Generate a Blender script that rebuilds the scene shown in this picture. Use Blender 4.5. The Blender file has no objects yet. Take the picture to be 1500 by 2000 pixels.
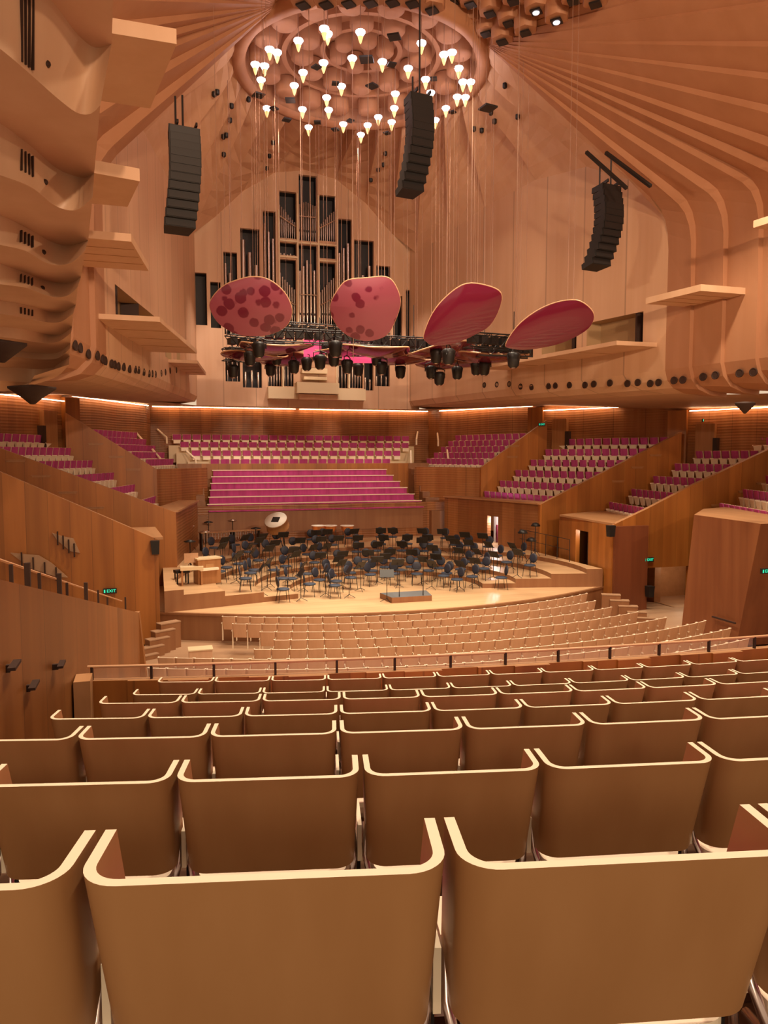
import bpy, math, random
from mathutils import Vector, Matrix
random.seed(7)
SC = bpy.context.scene
COL = SC.collection
R = math.radians
# ---------------------------------------------------------------- camera
F = 1450.0
YAW = R(17.0)
PIT = math.atan(110 / F)
CAM = Vector((-8.5, 0.0, 5.2))
cd = bpy.data.cameras.new('camera')
cam = bpy.data.objects.new('camera', cd); COL.objects.link(cam)
cam.location = CAM
cam.rotation_euler = (math.pi / 2 - PIT, 0, -YAW)
cd.sensor_fit = 'VERTICAL'; cd.sensor_height = 24; cd.lens = F / 2000 * 24
cd.clip_start = 0.05; cd.clip_end = 300
SC.camera = cam
SC.view_settings.view_transform = 'Standard'; SC.view_settings.look = 'None'
SC.view_settings.exposure = 0.0; SC.view_settings.gamma = 1.0
SC.view_settings.use_curve_mapping = False
SC.cycles.use_denoising = True
SC.cycles.max_bounces = 6; SC.cycles.diffuse_bounces = 4; SC.cycles.glossy_bounces = 3
SC.cycles.sample_clamp_indirect = 6
# ---------------------------------------------------------------- world and big lights
wd = bpy.data.worlds.new('world'); SC.world = wd; wd.use_nodes = True
wd.node_tree.nodes['Background'].inputs[0].default_value = (1.0, 0.72, 0.48, 1)
wd.node_tree.nodes['Background'].inputs[1].default_value = 0.80
def light(kind, loc, power, col, size=0.3, aim=None, angle=None, blend=0.6, name='lamp_light', sy=None):
    l = bpy.data.lights.new(name, kind); l.energy = power; l.color = col
    if kind == 'AREA':
        l.size = size
        if sy: l.shape = 'RECTANGLE'; l.size_y = sy
    else: l.shadow_soft_size = size
    if kind == 'SPOT': l.spot_size = R(angle); l.spot_blend = blend
    o = bpy.data.objects.new(name, l); COL.objects.link(o); o.location = loc
    if aim is not None:
        o.rotation_euler = (Vector(aim) - Vector(loc)).to_track_quat('-Z', 'Y').to_euler()
    return o
WARM = (1.0, 0.80, 0.58); PINK = (1.0, 0.60, 0.50)
for k in range(6):                       # lamps of the crown ring, each with an added pink fill light
    a = k * math.pi / 3 + .3
    light('SPOT', (3.9 * math.cos(a), 31 + 3.9 * math.sin(a), 19.6), 980, (1, .72, .52), .3, aim=(5.5 * math.cos(a), 31 + 6 * math.sin(a), 0), angle=104, blend=.8, name='crown_lamp_light')
    light('POINT', (3.2 * math.cos(a), 31 + 3.2 * math.sin(a), 18.9), 20, PINK, .3, name='crown_fill_light')
for (x, y) in ((-3, 29), (3, 29), (0, 33), (-2, 25.5), (3, 25)):
    light('SPOT', (x, y, 19.6), 3700, (1, .84, .62), .3, aim=(x * .8, y - .5, 0), angle=62, name='stage_lamp_light')
for (x, y, p) in ((-3, 13, 2600), (3, 14, 5200), (-8, 5.5, 3900), (-2, 6, 4200), (7, 18, 4200), (-2, 19, 5200)):
    light('SPOT', (x, y, 17.0), p, WARM, .4, aim=(x, y + .5, 0), angle=100, name='house_lamp_light')
for x in (-4.5, 0, 4.5):
    light('SPOT', (x, 38.5, 18.5), 2600, (1, .8, .68), .2, aim=(x * 1.1, 44, 4.5), angle=42, name='choir_lamp_light')

for x in (-6, 6):                        # added unseen fill from behind, for ceiling risers and seat backs
    light('SPOT', (x * .6, -9, 13.2), 14000, (1, .68, .45), .4, aim=(x * .3, 24, 15.5), angle=64, blend=.8, name='rear_fill_light')
    light('SPOT', (-6 + x * .8, -7, 8.2), 650, (1, .80, .56), .6, aim=(-5 + x * .5, 8, 3.0), angle=50, blend=.8, name='rear_fill_light')
light('SPOT', (8.6, 13, 11.6), 2600, (1, .74, .48), .3, aim=(-10, 17, 10.5), angle=62, blend=.8, name='wall_fill_light')  # added unseen fill that brightens the bulkhead faces
light('SPOT', (-7.6, 14, 11.6), 2200, (1, .78, .56), .3, aim=(9.5, 30, 12.5), angle=56, blend=.8, name='wall_fill_light')  # added unseen fill that brightens the fin wall
# ---------------------------------------------------------------- pixel / world conversion (photo pixels, 1500 x 2000)
FH = Vector((math.sin(YAW), math.cos(YAW), 0)); RT = Vector((math.cos(YAW), -math.sin(YAW), 0)); UP = Vector((0, 0, 1))
FW = FH * math.cos(PIT) - UP * math.sin(PIT); UC = FH * math.sin(PIT) + UP * math.cos(PIT)
def ray(px, py): return FW * F + RT * (px - 750) + UC * (1000 - py)
def W(px, py, d): r = ray(px, py); return CAM + r * (d / r.dot(FH))
def WZ(px, py, z): r = ray(px, py); return CAM + r * ((z - CAM.z) / r.z)
def WY(px, py, y): r = ray(px, py); return CAM + r * ((y - CAM.y) / r.y)
def WP(px, py, p0, n): r = ray(px, py); return CAM + r * ((p0 - CAM).dot(n) / r.dot(n))
def PX(p):
    v = Vector(p) - CAM; d = v.dot(FW)
    if d < .05: return (-9999, -9999)
    return (750 + F * v.dot(RT) / d, 1000 - F * v.dot(UC) / d)

# ---------------------------------------------------------------- materials
def lin(c): return tuple((v / 12.92 if v <= .04045 else ((v + .055) / 1.055) ** 2.4) for v in c)
def mat(name, col, rough=.5, metal=0, emit=None, es=0, grain=None, gscale=3.0, gdir='Z', bump=0, coat=0, alpha=None, planks=0, waves=0, pv=.2):
    m = bpy.data.materials.new(name); m.use_nodes = True
    nt = m.node_tree; b = nt.nodes['Principled BSDF']
    b.inputs['Base Color'].default_value = (*col, 1); b.inputs['Roughness'].default_value = rough
    b.inputs['Metallic'].default_value = metal
    if coat: b.inputs['Coat Weight'].default_value = coat; b.inputs['Coat Roughness'].default_value = .08
    if emit: b.inputs['Emission Color'].default_value = (*emit, 1); b.inputs['Emission Strength'].default_value = es
    N = nt.nodes; L = nt.links
    if grain:
        g = N.new('ShaderNodeNewGeometry'); mp = N.new('ShaderNodeMapping'); L.new(g.outputs['Position'], mp.inputs[0])
        s = {'Z': (1, 1, .06), 'X': (.06, 1, 1), 'Y': (1, .06, 1)}[gdir]
        mp.inputs['Scale'].default_value = s
        n = N.new('ShaderNodeTexNoise'); n.inputs['Scale'].default_value = gscale; n.inputs['Detail'].default_value = 5
        L.new(mp.outputs[0], n.inputs['Vector'])
        rp = N.new('ShaderNodeValToRGB'); rp.color_ramp.elements[0].position = .3; rp.color_ramp.elements[1].position = .72
        rp.color_ramp.elements[0].color = (*grain, 1); rp.color_ramp.elements[1].color = (*col, 1)
        L.new(n.outputs['Fac'], rp.inputs[0]); out = rp.outputs[0]
        if planks:       # boards of slightly different tone, seams between them
            sp = N.new('ShaderNodeSeparateXYZ'); L.new(g.outputs['Position'], sp.inputs[0])
            ad = N.new('ShaderNodeMath'); ad.operation = 'ADD'; L.new(sp.outputs[0], ad.inputs[0]); L.new(sp.outputs[1], ad.inputs[1])
            mu = N.new('ShaderNodeMath'); mu.operation = 'MULTIPLY'; mu.inputs[1].default_value = planks; L.new(ad.outputs[0], mu.inputs[0])
            fl = N.new('ShaderNodeMath'); fl.operation = 'FLOOR'; L.new(mu.outputs[0], fl.inputs[0])
            wn = N.new('ShaderNodeTexWhiteNoise'); wn.noise_dimensions = '1D'; L.new(fl.outputs[0], wn.inputs['W'])
            mr = N.new('ShaderNodeMapRange'); mr.inputs[3].default_value = 1 - pv; mr.inputs[4].default_value = 1 + pv * .6; L.new(wn.outputs['Value'], mr.inputs[0])
            fr = N.new('ShaderNodeMath'); fr.operation = 'FRACT'; L.new(mu.outputs[0], fr.inputs[0])
            gt = N.new('ShaderNodeMath'); gt.operation = 'GREATER_THAN'; gt.inputs[1].default_value = .03; L.new(fr.outputs[0], gt.inputs[0])
            mr2 = N.new('ShaderNodeMapRange'); mr2.inputs[3].default_value = .7; mr2.inputs[4].default_value = 1; L.new(gt.outputs[0], mr2.inputs[0])
            m1 = N.new('ShaderNodeMath'); m1.operation = 'MULTIPLY'; L.new(mr.outputs[0], m1.inputs[0]); L.new(mr2.outputs[0], m1.inputs[1])
            vm = N.new('ShaderNodeVectorMath'); vm.operation = 'SCALE'; L.new(out, vm.inputs[0]); L.new(m1.outputs[0], vm.inputs['Scale']); out = vm.outputs[0]
        L.new(out, b.inputs['Base Color'])
    if waves:            # carved wavy relief lines
        g = N.new('ShaderNodeNewGeometry'); w = N.new('ShaderNodeTexWave'); w.wave_type = 'BANDS'; w.bands_direction = 'Z'
        w.inputs['Scale'].default_value = waves * 1.6; w.inputs['Distortion'].default_value = 5; w.inputs['Detail'].default_value = 0; w.inputs['Detail Scale'].default_value = .12
        L.new(g.outputs['Position'], w.inputs['Vector'])
        bp = N.new('ShaderNodeBump'); bp.inputs['Strength'].default_value = .25; bp.inputs['Distance'].default_value = .03
        L.new(w.outputs['Fac'], bp.inputs['Height']); L.new(bp.outputs[0], b.inputs['Normal'])
    if alpha is not None: b.inputs['Alpha'].default_value = alpha
    return m
M = {}
M['birch'] = mat('white_birch_panel', (.66, .43, .27), .55, grain=(.60, .37, .22), gscale=2.2)
M['birch_joint'] = mat('white_birch_boards', (.66, .43, .27), .55, grain=(.60, .37, .22), gscale=2.2, planks=.55, pv=.05)
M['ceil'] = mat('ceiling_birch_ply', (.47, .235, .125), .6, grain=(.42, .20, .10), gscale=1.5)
M['brush'] = mat('brush_box_timber', (.44, .165, .032), .42, grain=(.30, .10, .018), gscale=2.6, planks=1.6)
M['brushw'] = mat('brush_box_carved', (.36, .15, .05), .45, grain=(.27, .10, .03), gscale=2.6, planks=1.6, waves=1.5)
M['ledge'] = mat('ledge_timber', (.46, .24, .11), .45, grain=(.38, .19, .08), gscale=4, gdir='Y')
M['dark'] = mat('dark_recess', (.035, .014, .008), .7)
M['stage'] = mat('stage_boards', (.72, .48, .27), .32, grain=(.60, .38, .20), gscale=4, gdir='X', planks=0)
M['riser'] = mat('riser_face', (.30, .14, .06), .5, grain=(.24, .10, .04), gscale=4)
M['floor'] = mat('stalls_floor', (.42, .26, .15), .5, grain=(.36, .21, .12), gscale=3, gdir='X')
M['carpet'] = mat('aisle_floor', (.10, .045, .02), .9)
M['shell'] = mat('seat_laminate', (.47, .25, .105), .45, grain=(.42, .215, .085), gscale=9)
M['shell2'] = mat('stall_laminate', (.68, .43, .27), .5, grain=(.62, .38, .23), gscale=9)
M['edge'] = mat('white_birch_edge', (.95, .84, .64), .35)
M['cream'] = mat('cream_birch', (.74, .60, .38), .4)
M['purple'] = mat('magenta_wool', (.55, .075, .29), .85, grain=(.38, .045, .19), gscale=5)
M['chrome'] = mat('polished_metal', (.55, .45, .42), .25, 1)
M['black'] = mat('black_metal', (.012, .011, .011), .45)
M['grille'] = mat('speaker_grille', (.009, .007, .006), .6)
M['navy'] = mat('navy_seat_pad', (.018, .022, .04), .6)
M['blue'] = mat('blue_grey_pad', (.035, .05, .085), .6)
M['wire'] = mat('steel_wire', (.36, .21, .15), .7, 0)
M['pipe'] = mat('tin_organ_pipe', (.50, .43, .38), .3, .9)
M['pipeb'] = mat('bright_organ_pipe', (.75, .68, .62), .25, .9)
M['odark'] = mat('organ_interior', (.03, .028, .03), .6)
M['olive'] = mat('olive_recess_face', (.42, .28, .14), .7)
M['petal'] = mat('magenta_petal_gloss', (.135, .008, .027), .14, coat=.5)
M['petal_edge'] = mat('petal_ply_edge', (.62, .36, .20), .4)
M['glass'] = mat('clear_glass', (.8, .75, .7), .05, alpha=.12)
M['bulb'] = mat('lamp_bulb', (1, .9, .95), .3, emit=(1, .84, .9), es=9)
M['bulbglow'] = mat('lamp_cone_glow', (1, .8, .5), .3, emit=(1, .62, .2), es=1.1)
M['strip'] = mat('led_strip', (1, .8, .6), .3, emit=(1, .62, .36), es=17)
M['white'] = mat('white_lit_panel', (.85, .8, .75), .5)
M['screen'] = mat('lit_display', (.8, .8, .9), .5, emit=(.85, .85, 1), es=1.6)
M['green'] = mat('exit_green', (.02, .5, .3), .5, emit=(.03, .75, .42), es=1.1)
M['copper'] = mat('timpani_copper', (.75, .30, .10), .3, .7)
M['drumskin'] = mat('drum_skin', (.88, .86, .80), .5)
M['amber'] = mat('amber_wood', (.42, .20, .08), .4, grain=(.34, .15, .05), gscale=8)

# ---------------------------------------------------------------- mesh helpers
class MB:
    def __init__(s): s.v = []; s.f = []; s.m = []; s.smooth = []
    def add(s, vs, fs, mi=0, sm=False):
        o = len(s.v); s.v += [tuple(v) for v in vs]
        for f in fs: s.f.append(tuple(i + o for i in f)); s.m.append(mi); s.smooth.append(sm)
        return s
    def quad(s, a, b, c, d, mi=0): return s.add([a, b, c, d], [(0, 1, 2, 3)], mi)
    def box(s, c, size, rz=0, mi=0, M4=None):
        hx, hy, hz = size[0] / 2, size[1] / 2, size[2] / 2
        vs = [Vector((x * hx, y * hy, z * hz)) for x in (-1, 1) for y in (-1, 1) for z in (-1, 1)]
        m = (Matrix.Rotation(rz, 3, 'Z') if M4 is None else M4)
        vs = [m @ v + Vector(c) for v in vs]
        return s.add(vs, [(0, 1, 3, 2), (4, 6, 7, 5), (0, 4, 5, 1), (2, 3, 7, 6), (0, 2, 6, 4), (1, 5, 7, 3)], mi)
    def hexa(s, bot, top, mi=0, mtop=None):
        n = len(bot); vs = list(bot) + list(top)
        s.add(vs, [tuple(range(n - 1, -1, -1))] + [(i, (i + 1) % n, n + (i + 1) % n, n + i) for i in range(n)], mi)
        return s.add(top, [tuple(range(n))], mi if mtop is None else mtop)
    def prism(s, pts, z0, z1, mi=0, mtop=None):
        return s.hexa([(p[0], p[1], z0) for p in pts], [(p[0], p[1], z1 if len(p) < 3 else p[2]) for p in pts], mi, mtop)
    def tube(s, pts, r, n=8, mi=0, cap=True, rads=None):
        pts = [Vector(p) for p in pts]; rings = []
        for i, p in enumerate(pts):
            t = (pts[min(i + 1, len(pts) - 1)] - pts[max(i - 1, 0)]).normalized()
            u = t.orthogonal().normalized() if abs(t.z) > .9 else t.cross(UP).normalized()
            w = t.cross(u); rr = rads[i] if rads else r
            rings.append([p + (u * math.cos(2 * math.pi * k / n) + w * math.sin(2 * math.pi * k / n)) * rr for k in range(n)])
        vs = [v for rg in rings for v in rg]
        fs = [(i * n + k, i * n + (k + 1) % n, (i + 1) * n + (k + 1) % n, (i + 1) * n + k) for i in range(len(pts) - 1) for k in range(n)]
        s.add(vs, fs, mi, n > 6)
        if cap: s.add(rings[0], [tuple(range(n))], mi); s.add(rings[-1], [tuple(range(n - 1, -1, -1))], mi)
        return s
    def lathe(s, c, prof, n=20, mi=0, axis=None, cap=True):
        q = Vector((0, 0, 1)).rotation_difference(Vector(axis)).to_matrix() if axis else Matrix.Identity(3)
        vs = [q @ Vector((r * math.cos(2 * math.pi * k / n), r * math.sin(2 * math.pi * k / n), z)) + Vector(c) for r, z in prof for k in range(n)]
        fs = [(i * n + k, i * n + (k + 1) % n, (i + 1) * n + (k + 1) % n, (i + 1) * n + k) for i in range(len(prof) - 1) for k in range(n)]
        s.add(vs, fs, mi, True)
        if cap and prof[0][0] > 1e-4: s.add(vs[:n], [tuple(range(n - 1, -1, -1))], mi)
        if cap and prof[-1][0] > 1e-4: s.add(vs[-n:], [tuple(range(n))], mi)
        return s
    def grid(s, rows, mi=0, sm=False):
        n = len(rows[0]); vs = [v for r in rows for v in r]
        return s.add(vs, [(i * n + k, i * n + k + 1, (i + 1) * n + k + 1, (i + 1) * n + k) for i in range(len(rows) - 1) for k in range(n - 1)], mi, sm)
    def build(s, name, mats, parent=None, inv=None):
        me = bpy.data.meshes.new(name)
        vs = s.v
        if inv is not None: vs = [tuple(inv @ Vector(v)) for v in vs]
        me.from_pydata(vs, [], s.f)
        if not isinstance(mats, (list, tuple)): mats = [mats]
        for m in mats: me.materials.append(m)
        me.polygons.foreach_set('material_index', s.m); me.polygons.foreach_set('use_smooth', s.smooth)
        me.update()
        o = bpy.data.objects.new(name, me); COL.objects.link(o)
        if parent: o.parent = parent
        return o
def tag(o, label=None, cat=None, group=None, kind=None):
    if label: o['label'] = label
    if cat: o['category'] = cat
    if group: o['group'] = group
    if kind: o['kind'] = kind
    return o
def struct(o): o['kind'] = 'structure'; return o
def empty(name, loc=(0, 0, 0), rz=0):
    o = bpy.data.objects.new(name, None); COL.objects.link(o); o.location = loc; o.rotation_euler = (0, 0, rz); o.empty_display_size = .2
    return o
def dup(root, loc, rz, label=None, group=None):
    r = root.copy(); COL.objects.link(r); r.location = loc; r.rotation_euler = (0, 0, rz)
    if label: r['label'] = label
    if group: r['group'] = group
    for ch in list(root.children):
        c = ch.copy(); COL.objects.link(c); c.parent = r
        for g in list(ch.children):
            d = g.copy(); COL.objects.link(d); d.parent = c
    return r
def part(mb, name, mats, root):      # world-space geometry under an Empty at root.location
    inv = Matrix.Translation(-Vector(root.location)) if root.rotation_euler.z == 0 else (Matrix.Translation(root.location) @ Matrix.Rotation(root.rotation_euler.z, 4, 'Z')).inverted()
    return mb.build(name, mats, root, inv)
ORD = 'first second third fourth fifth sixth seventh eighth ninth tenth eleventh twelfth thirteenth fourteenth fifteenth sixteenth seventeenth eighteenth nineteenth twentieth'.split()
def ordn(n):
    if n < 20: return ORD[n]
    t = ['twenty', 'thirty', 'forty', 'fifty', 'sixty'][(n + 1) // 10 - 2]
    return (t[:-1] + 'ieth') if (n + 1) % 10 == 0 else t + '-' + ORD[(n + 1) % 10 - 1]

# ================================================================ CROWN: side walls, ribbed ceiling
def wx(y): return 15.7 - .22 * y
APEX = Vector((4.0, 27.8, 21.3))
def rib_path(y, sx):
    w = wx(y)
    P = [APEX.copy()]
    B = Vector((w, y, 14.3)); d = (B - APEX)
    for t in (.2, .4, .6, .8, .92): P.append(APEX + d * t)
    a = APEX + d * .92; c = Vector((w, y, 13.0))
    for t in (.25, .5, .75, 1): P.append(a.lerp(B, t).lerp(B.lerp(c, t), t))
    for z in (11, 9.2, 8.5): P.append(Vector((w, y, z)))
    P += [Vector((w + .12, y, 8.1)), Vector((w + .4, y, 7.8)), Vector((w + .9, y, 7.62)), Vector((w + 1.6, y, 7.55))]
    return [Vector((p.x * sx, p.y, p.z)) for p in P]
def offs(path, sx, s):
    out = []
    for i, p in enumerate(path):
        t = path[min(i + 1, len(path) - 1)] - path[max(i - 1, 0)]
        n = Vector((-t.z, 0, t.x)) if sx < 0 else Vector((t.z, 0, -t.x))
        n = n.normalized()
        k = min(1, i / 5) if i < 7 else max(.4, 1 - (i - 6) * .15)
        out.append(p + n * (-abs(s) * k if n.dot(Vector((sx, 0, 1))) > 0 else abs(s) * k))
    return out
RIBY = {1: [24.5, 23.3, 22.0, 20.7, 19.7, 18.5, 16.6, 14.2, 11.2, 5.9, -1.5, -12.0],
        -1: [26.0, 24.4, 22.4, 20.7, 19.7, 18.5, 16.6, 14.2, 11.2, 5.9, -1.5, -12.0]}
for sx, nm in ((1, 'ceiling_right_ribs'), (-1, 'ceiling_left_ribs')):
    mb = MB(); ys = RIBY[sx]
    for k in range(len(ys) - 1):
        far = rib_path(ys[k], sx); near0 = rib_path(ys[k + 1], sx); near = offs(near0, sx, .40)
        mb.grid([far, near]); mb.grid([near, near0])
    struct(mb.build('ceiling', M['ceil']))
# flat crown walls between the first fin and the organ wall, with the openings above the shelves
def crown_wall(sx, y0, holes, name):
    ys = sorted({y0, 43.0, *[h[0] for h in holes], *[h[1] for h in holes]}); zs = sorted({8.5, 24.0, *[h[2] for h in holes], *[h[3] for h in holes]})
    mb = MB()
    P = lambda y, z, o=0: (sx * (wx(y) + o), y, z)
    for a, b in zip(ys, ys[1:]):
        for c, d in zip(zs, zs[1:]):
            if any(h[0] <= a and b <= h[1] and h[2] <= c and d <= h[3] for h in holes): continue
            mb.quad(P(a, c), P(b, c), P(b, d), P(a, d))
        cv = [(0, 8.5), (.12, 8.1), (.4, 7.8), (.9, 7.62), (1.6, 7.55)]
        dz = lambda y: .45 * max(0, min(1, (y - 24) / 19))
        mb.grid([[P(yy, z + dz(yy) * min(1, o * 2), o) for o, z in cv] for yy in (a, b)])
    for (a, b, c, d) in holes:       # recess faces in a darker olive than the wall
        e = .7
        mb.quad(P(a, c, e), P(b, c, e), P(b, d, e), P(a, d, e), 1)
        for (p, q) in (((a, c), (b, c)), ((b, c), (b, d)), ((b, d), (a, d)), ((a, d), (a, c))):
            mb.quad(P(*p), P(*q), P(*q, e), P(*p, e), 1)
        n = max(1, int((b - a) / 2.2))
        for i in range(n):
            yy = a + (b - a) * (i + .12) / n
            mb.box((sx * (wx(yy) + .35), yy, (c + d) / 2), (.66, .12, d - c - .02), mi=2)
    return struct(mb.build(name, [M['birch_joint'], M['olive'], M['dark']]))
crown_wall(1, 24.5, [(25.6, 28.6, 9.6, 10.9), (29.2, 31.4, 9.6, 10.6), (32, 34, 9.6, 10.3)], 'wall_right')
crown_wall(-1, 26.0, [(27.2, 33.0, 9.6, 11.0), (35, 36.2, 9.6, 10.7), (37.5, 38.3, 9.6, 10.4)], 'wall_left')
# fan of ribs behind the ring, from the ring rim down to the wall tops
tops = [(10.31, 24.5, 14.0), (9.76, 27, 16.8), (9.1, 30, 18.0), (8.0, 35, 18.0), (7.1, 39, 17.4), (6.24, 43, 17.0), (4.4, 43.0, 19.2), (2.2, 43.0, 21.0), (0, 43.0, 21.4)]
def along(pl, t):
    t *= len(pl) - 1; i = min(int(t), len(pl) - 2); return Vector(pl[i]).lerp(Vector(pl[i + 1]), t - i)
for sx in (1, -1):
    mb = MB(); n = 10
    for k in range(n):
        ta, tb = k / n, (k + 1) / n
        def line(t, st):
            a = R(-38 + 128 * t); top = Vector((5.05 * math.cos(a), 31 + 5.05 * math.sin(a), 21.3)); bot = along(tops, t)
            out = []
            for i in range(9):
                s = i / 8; p = top.lerp(bot, s); p.z += .9 * math.sin(math.pi * s) - st * math.sin(math.pi * s ** .8) * 1.3
                out.append((p.x * sx, p.y, p.z))
            return out
        mb.grid([line(ta, 0), line(tb, .75)]); mb.grid([line(tb, .75), line(tb, 0)])
    struct(mb.build('ceiling', M['birch']))
# central strip of the ceiling that runs from the ring over the stalls
mb = MB()
e = [rib_path(-12.0, s)[:6] for s in (-1, 1)]
rows = []
for i in range(6):
    a, b = e[0][i], e[1][i]
    rows.append([(a.x + (b.x - a.x) * t, a.y, a.z + (1.2 * math.sin(math.pi * t))) for t in (0, .2, .4, .6, .8, 1)])
mb.grid(rows)
struct(mb.build('ceiling', M['ceil']))

# ---------------------------------------------------------------- terraced bulkhead at the left, close to the camera
E = [  # edges of the steps, read along the wall: (px, py) lists; bottom of a face, then back of the soffit below it
 [(0, -70), (60, -28), (100, 0), (150, 65), (185, 93), (218, 86)],
 [(0, 95), (65, 150), (110, 190), (150, 220), (178, 222), (196, 205)],
 [(0, 240), (60, 285), (110, 328), (150, 345), (168, 347), (184, 338)],
 [(0, 342), (60, 365), (100, 397), (130, 410), (155, 408), (181, 385)],
 [(0, 420), (33, 435), (67, 453), (100, 472), (133, 480), (172, 470)],
 [(0, 478), (50, 490), (83, 510), (110, 518), (140, 513), (166, 490)],
 [(0, 515), (50, 533), (80, 545), (110, 552), (140, 552), (158, 541)],
 [(0, 555), (50, 562), (83, 574), (110, 581), (135, 576), (152, 560)],
 [(0, 587), (40, 594), (67, 600), (100, 610), (125, 609), (148, 596)],
 [(0, 613), (40, 619), (67, 625), (95, 630), (120, 628), (143, 612)],
 [(0, 638), (40, 642), (67, 647), (95, 654), (120, 653), (141, 638)],
 [(0, 658), (40, 663), (67, 668), (90, 670), (115, 667), (139, 650)],
 [(0, 682), (40, 686), (67, 689), (90, 691), (115, 688), (138, 670)],
 [(0, 695), (40, 698), (67, 701), (90, 702), (115, 699), (137, 680)],
 [(0, 717), (40, 719), (67, 721), (90, 720), (115, 714), (136, 695)],
 [(0, 743), (40, 746), (67, 747), (90, 744), (115, 733), (135, 712)]]
E = [[(-120, l[0][1] - (l[1][1] - l[0][1]) * 120 / max(l[1][0], 1) * .9)] + l for l in E]
def smooth(l, n=5):
    out = []
    for i in range(len(l) - 1):
        p0, p1, p2, p3 = l[max(i - 1, 0)], l[i], l[i + 1], l[min(i + 2, len(l) - 1)]
        for k in range(n):
            t = k / n; out.append(tuple(.5 * (2 * p1[q] + (p2[q] - p0[q]) * t + (2 * p0[q] - 5 * p1[q] + 4 * p2[q] - p3[q]) * t * t + (3 * p1[q] - p0[q] - 3 * p2[q] + p3[q]) * t ** 3) for q in (0, 1)))
    return out + [l[-1]]
def even(l, n=34):
    x0, x1 = l[0][0], l[-1][0]; out = []; S = smooth(l)
    for k in range(n + 1):
        x = x0 + (x1 - x0) * k / n
        for a, b in zip(S, S[1:]):
            if a[0] <= x <= b[0] + 1e-6: out.append((x, a[1] + (b[1] - a[1]) * (x - a[0]) / max(b[0] - a[0], 1e-6))); break
    return out
D0 = [0] * 16; Z = [0] * 16
D0[15] = 15.5; Z[15] = 5.2 + (890 - 743) * D0[15] / F
for k in range(14, -1, -1):
    if k % 2 == 0: D0[k] = D0[k + 1]; Z[k] = None      # placeholder pair: face between k and k+1
    h0, h1 = 890 - E[k][1][1], 890 - E[k + 1][1][1]
    if k % 2 == 0:      # face (even k -> k+1 shares the depth)
        D0[k] = D0[k + 1]; Z[k] = 5.2 + h0 * D0[k] / F
    else:               # soffit between k (front edge) and k+1 (back edge) at one height
        Z[k] = Z[k + 1]; D0[k] = (Z[k] - 5.2) * F / h0
mb = MB(); rows = [[WZ(px, py, Z[k]) for px, py in even(E[k])] for k in range(16)]
for k in range(15): mb.grid([rows[k], rows[k + 1]], 0, True)
lip = [v + Vector((-.6, .3, -.18)) for v in rows[15]]
mb.grid([rows[15], lip])
brow = [WZ(px + 4, py - 120 + .0 * px, Z[0]) for px, py in even(E[0])]
top = [v + Vector((-.6, -.3, 2.6)) for v in brow]
mb.grid([brow, rows[0]]); mb.grid([top, brow])
for k in range(15):      # turned end of every step, running back to the wall
    a, b = rows[k][-1], rows[k + 1][-1]
    o = Vector((-.5, 2.2, .1)); mb.quad(a, b, b + o, a + o)
bulk = struct(mb.build('wall_left_bulkhead', M['birch']))
# vents and small sprinklers on the faces
def on_face(k, px, t):
    def at(l):
        for (a, b) in zip(l, l[1:]):
            if a[0] <= px <= b[0]: return a[1] + (b[1] - a[1]) * (px - a[0]) / (b[0] - a[0])
    py0, py1 = at(E[k]), at(E[k + 1]); p0, p1 = WZ(px, py0, Z[k]), WZ(px, py1, Z[k + 1])
    return p0.lerp(p1, t)
for k, name in ((0, 'topmost'), (2, 'second'), (4, 'third'), (6, 'fourth'), (8, 'fifth')):
    c = on_face(k, 51, .5); r = empty('wall_vent', c)
    hh = (on_face(k, 51, 0) - on_face(k, 51, 1)).length * .9 * (.34 if k else .62)
    up = (on_face(k, 51, 0) - on_face(k, 51, 1)).normalized(); tan = (on_face(k, 62, .5) - on_face(k, 40, .5)).normalized()
    nrm = tan.cross(up).normalized()
    if nrm.dot(CAM - c) < 0: nrm = -nrm
    w = (on_face(k, 62, .5) - on_face(k, 40, .5)).length / 2
    MM = Matrix((tan, nrm, up)).transposed()
    for q in range(4):
        mb = MB(); mb.box(c + tan * w * (q / 1.5 - 1) + nrm * .012, (w * .16, .03, hh * 1.6), M4=MM); part(mb, 'vent_slot', M['dark'], r)
    tag(r, 'dark slotted vent on the %s curved birch band from the ceiling' % name, 'vent', 'slotted vents in the curved bulkhead')
for k, px, t, name in ((0, 92, .72, 'topmost'), (2, 88, .6, 'second'), (4, 85, .62, 'third'), (6, 83, .6, 'fourth')):
    c = on_face(k, px, t); mb = MB(); mb.lathe(c, [(.02, -.03), (.035, 0), (.01, .03)], 10, axis=(CAM - c).normalized())
    tag(mb.build('sprinkler', M['dark']), 'tiny dark sprinkler beside the vent on the %s curved birch band' % name, 'sprinkler', 'sprinklers in the curved bulkhead')

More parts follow.
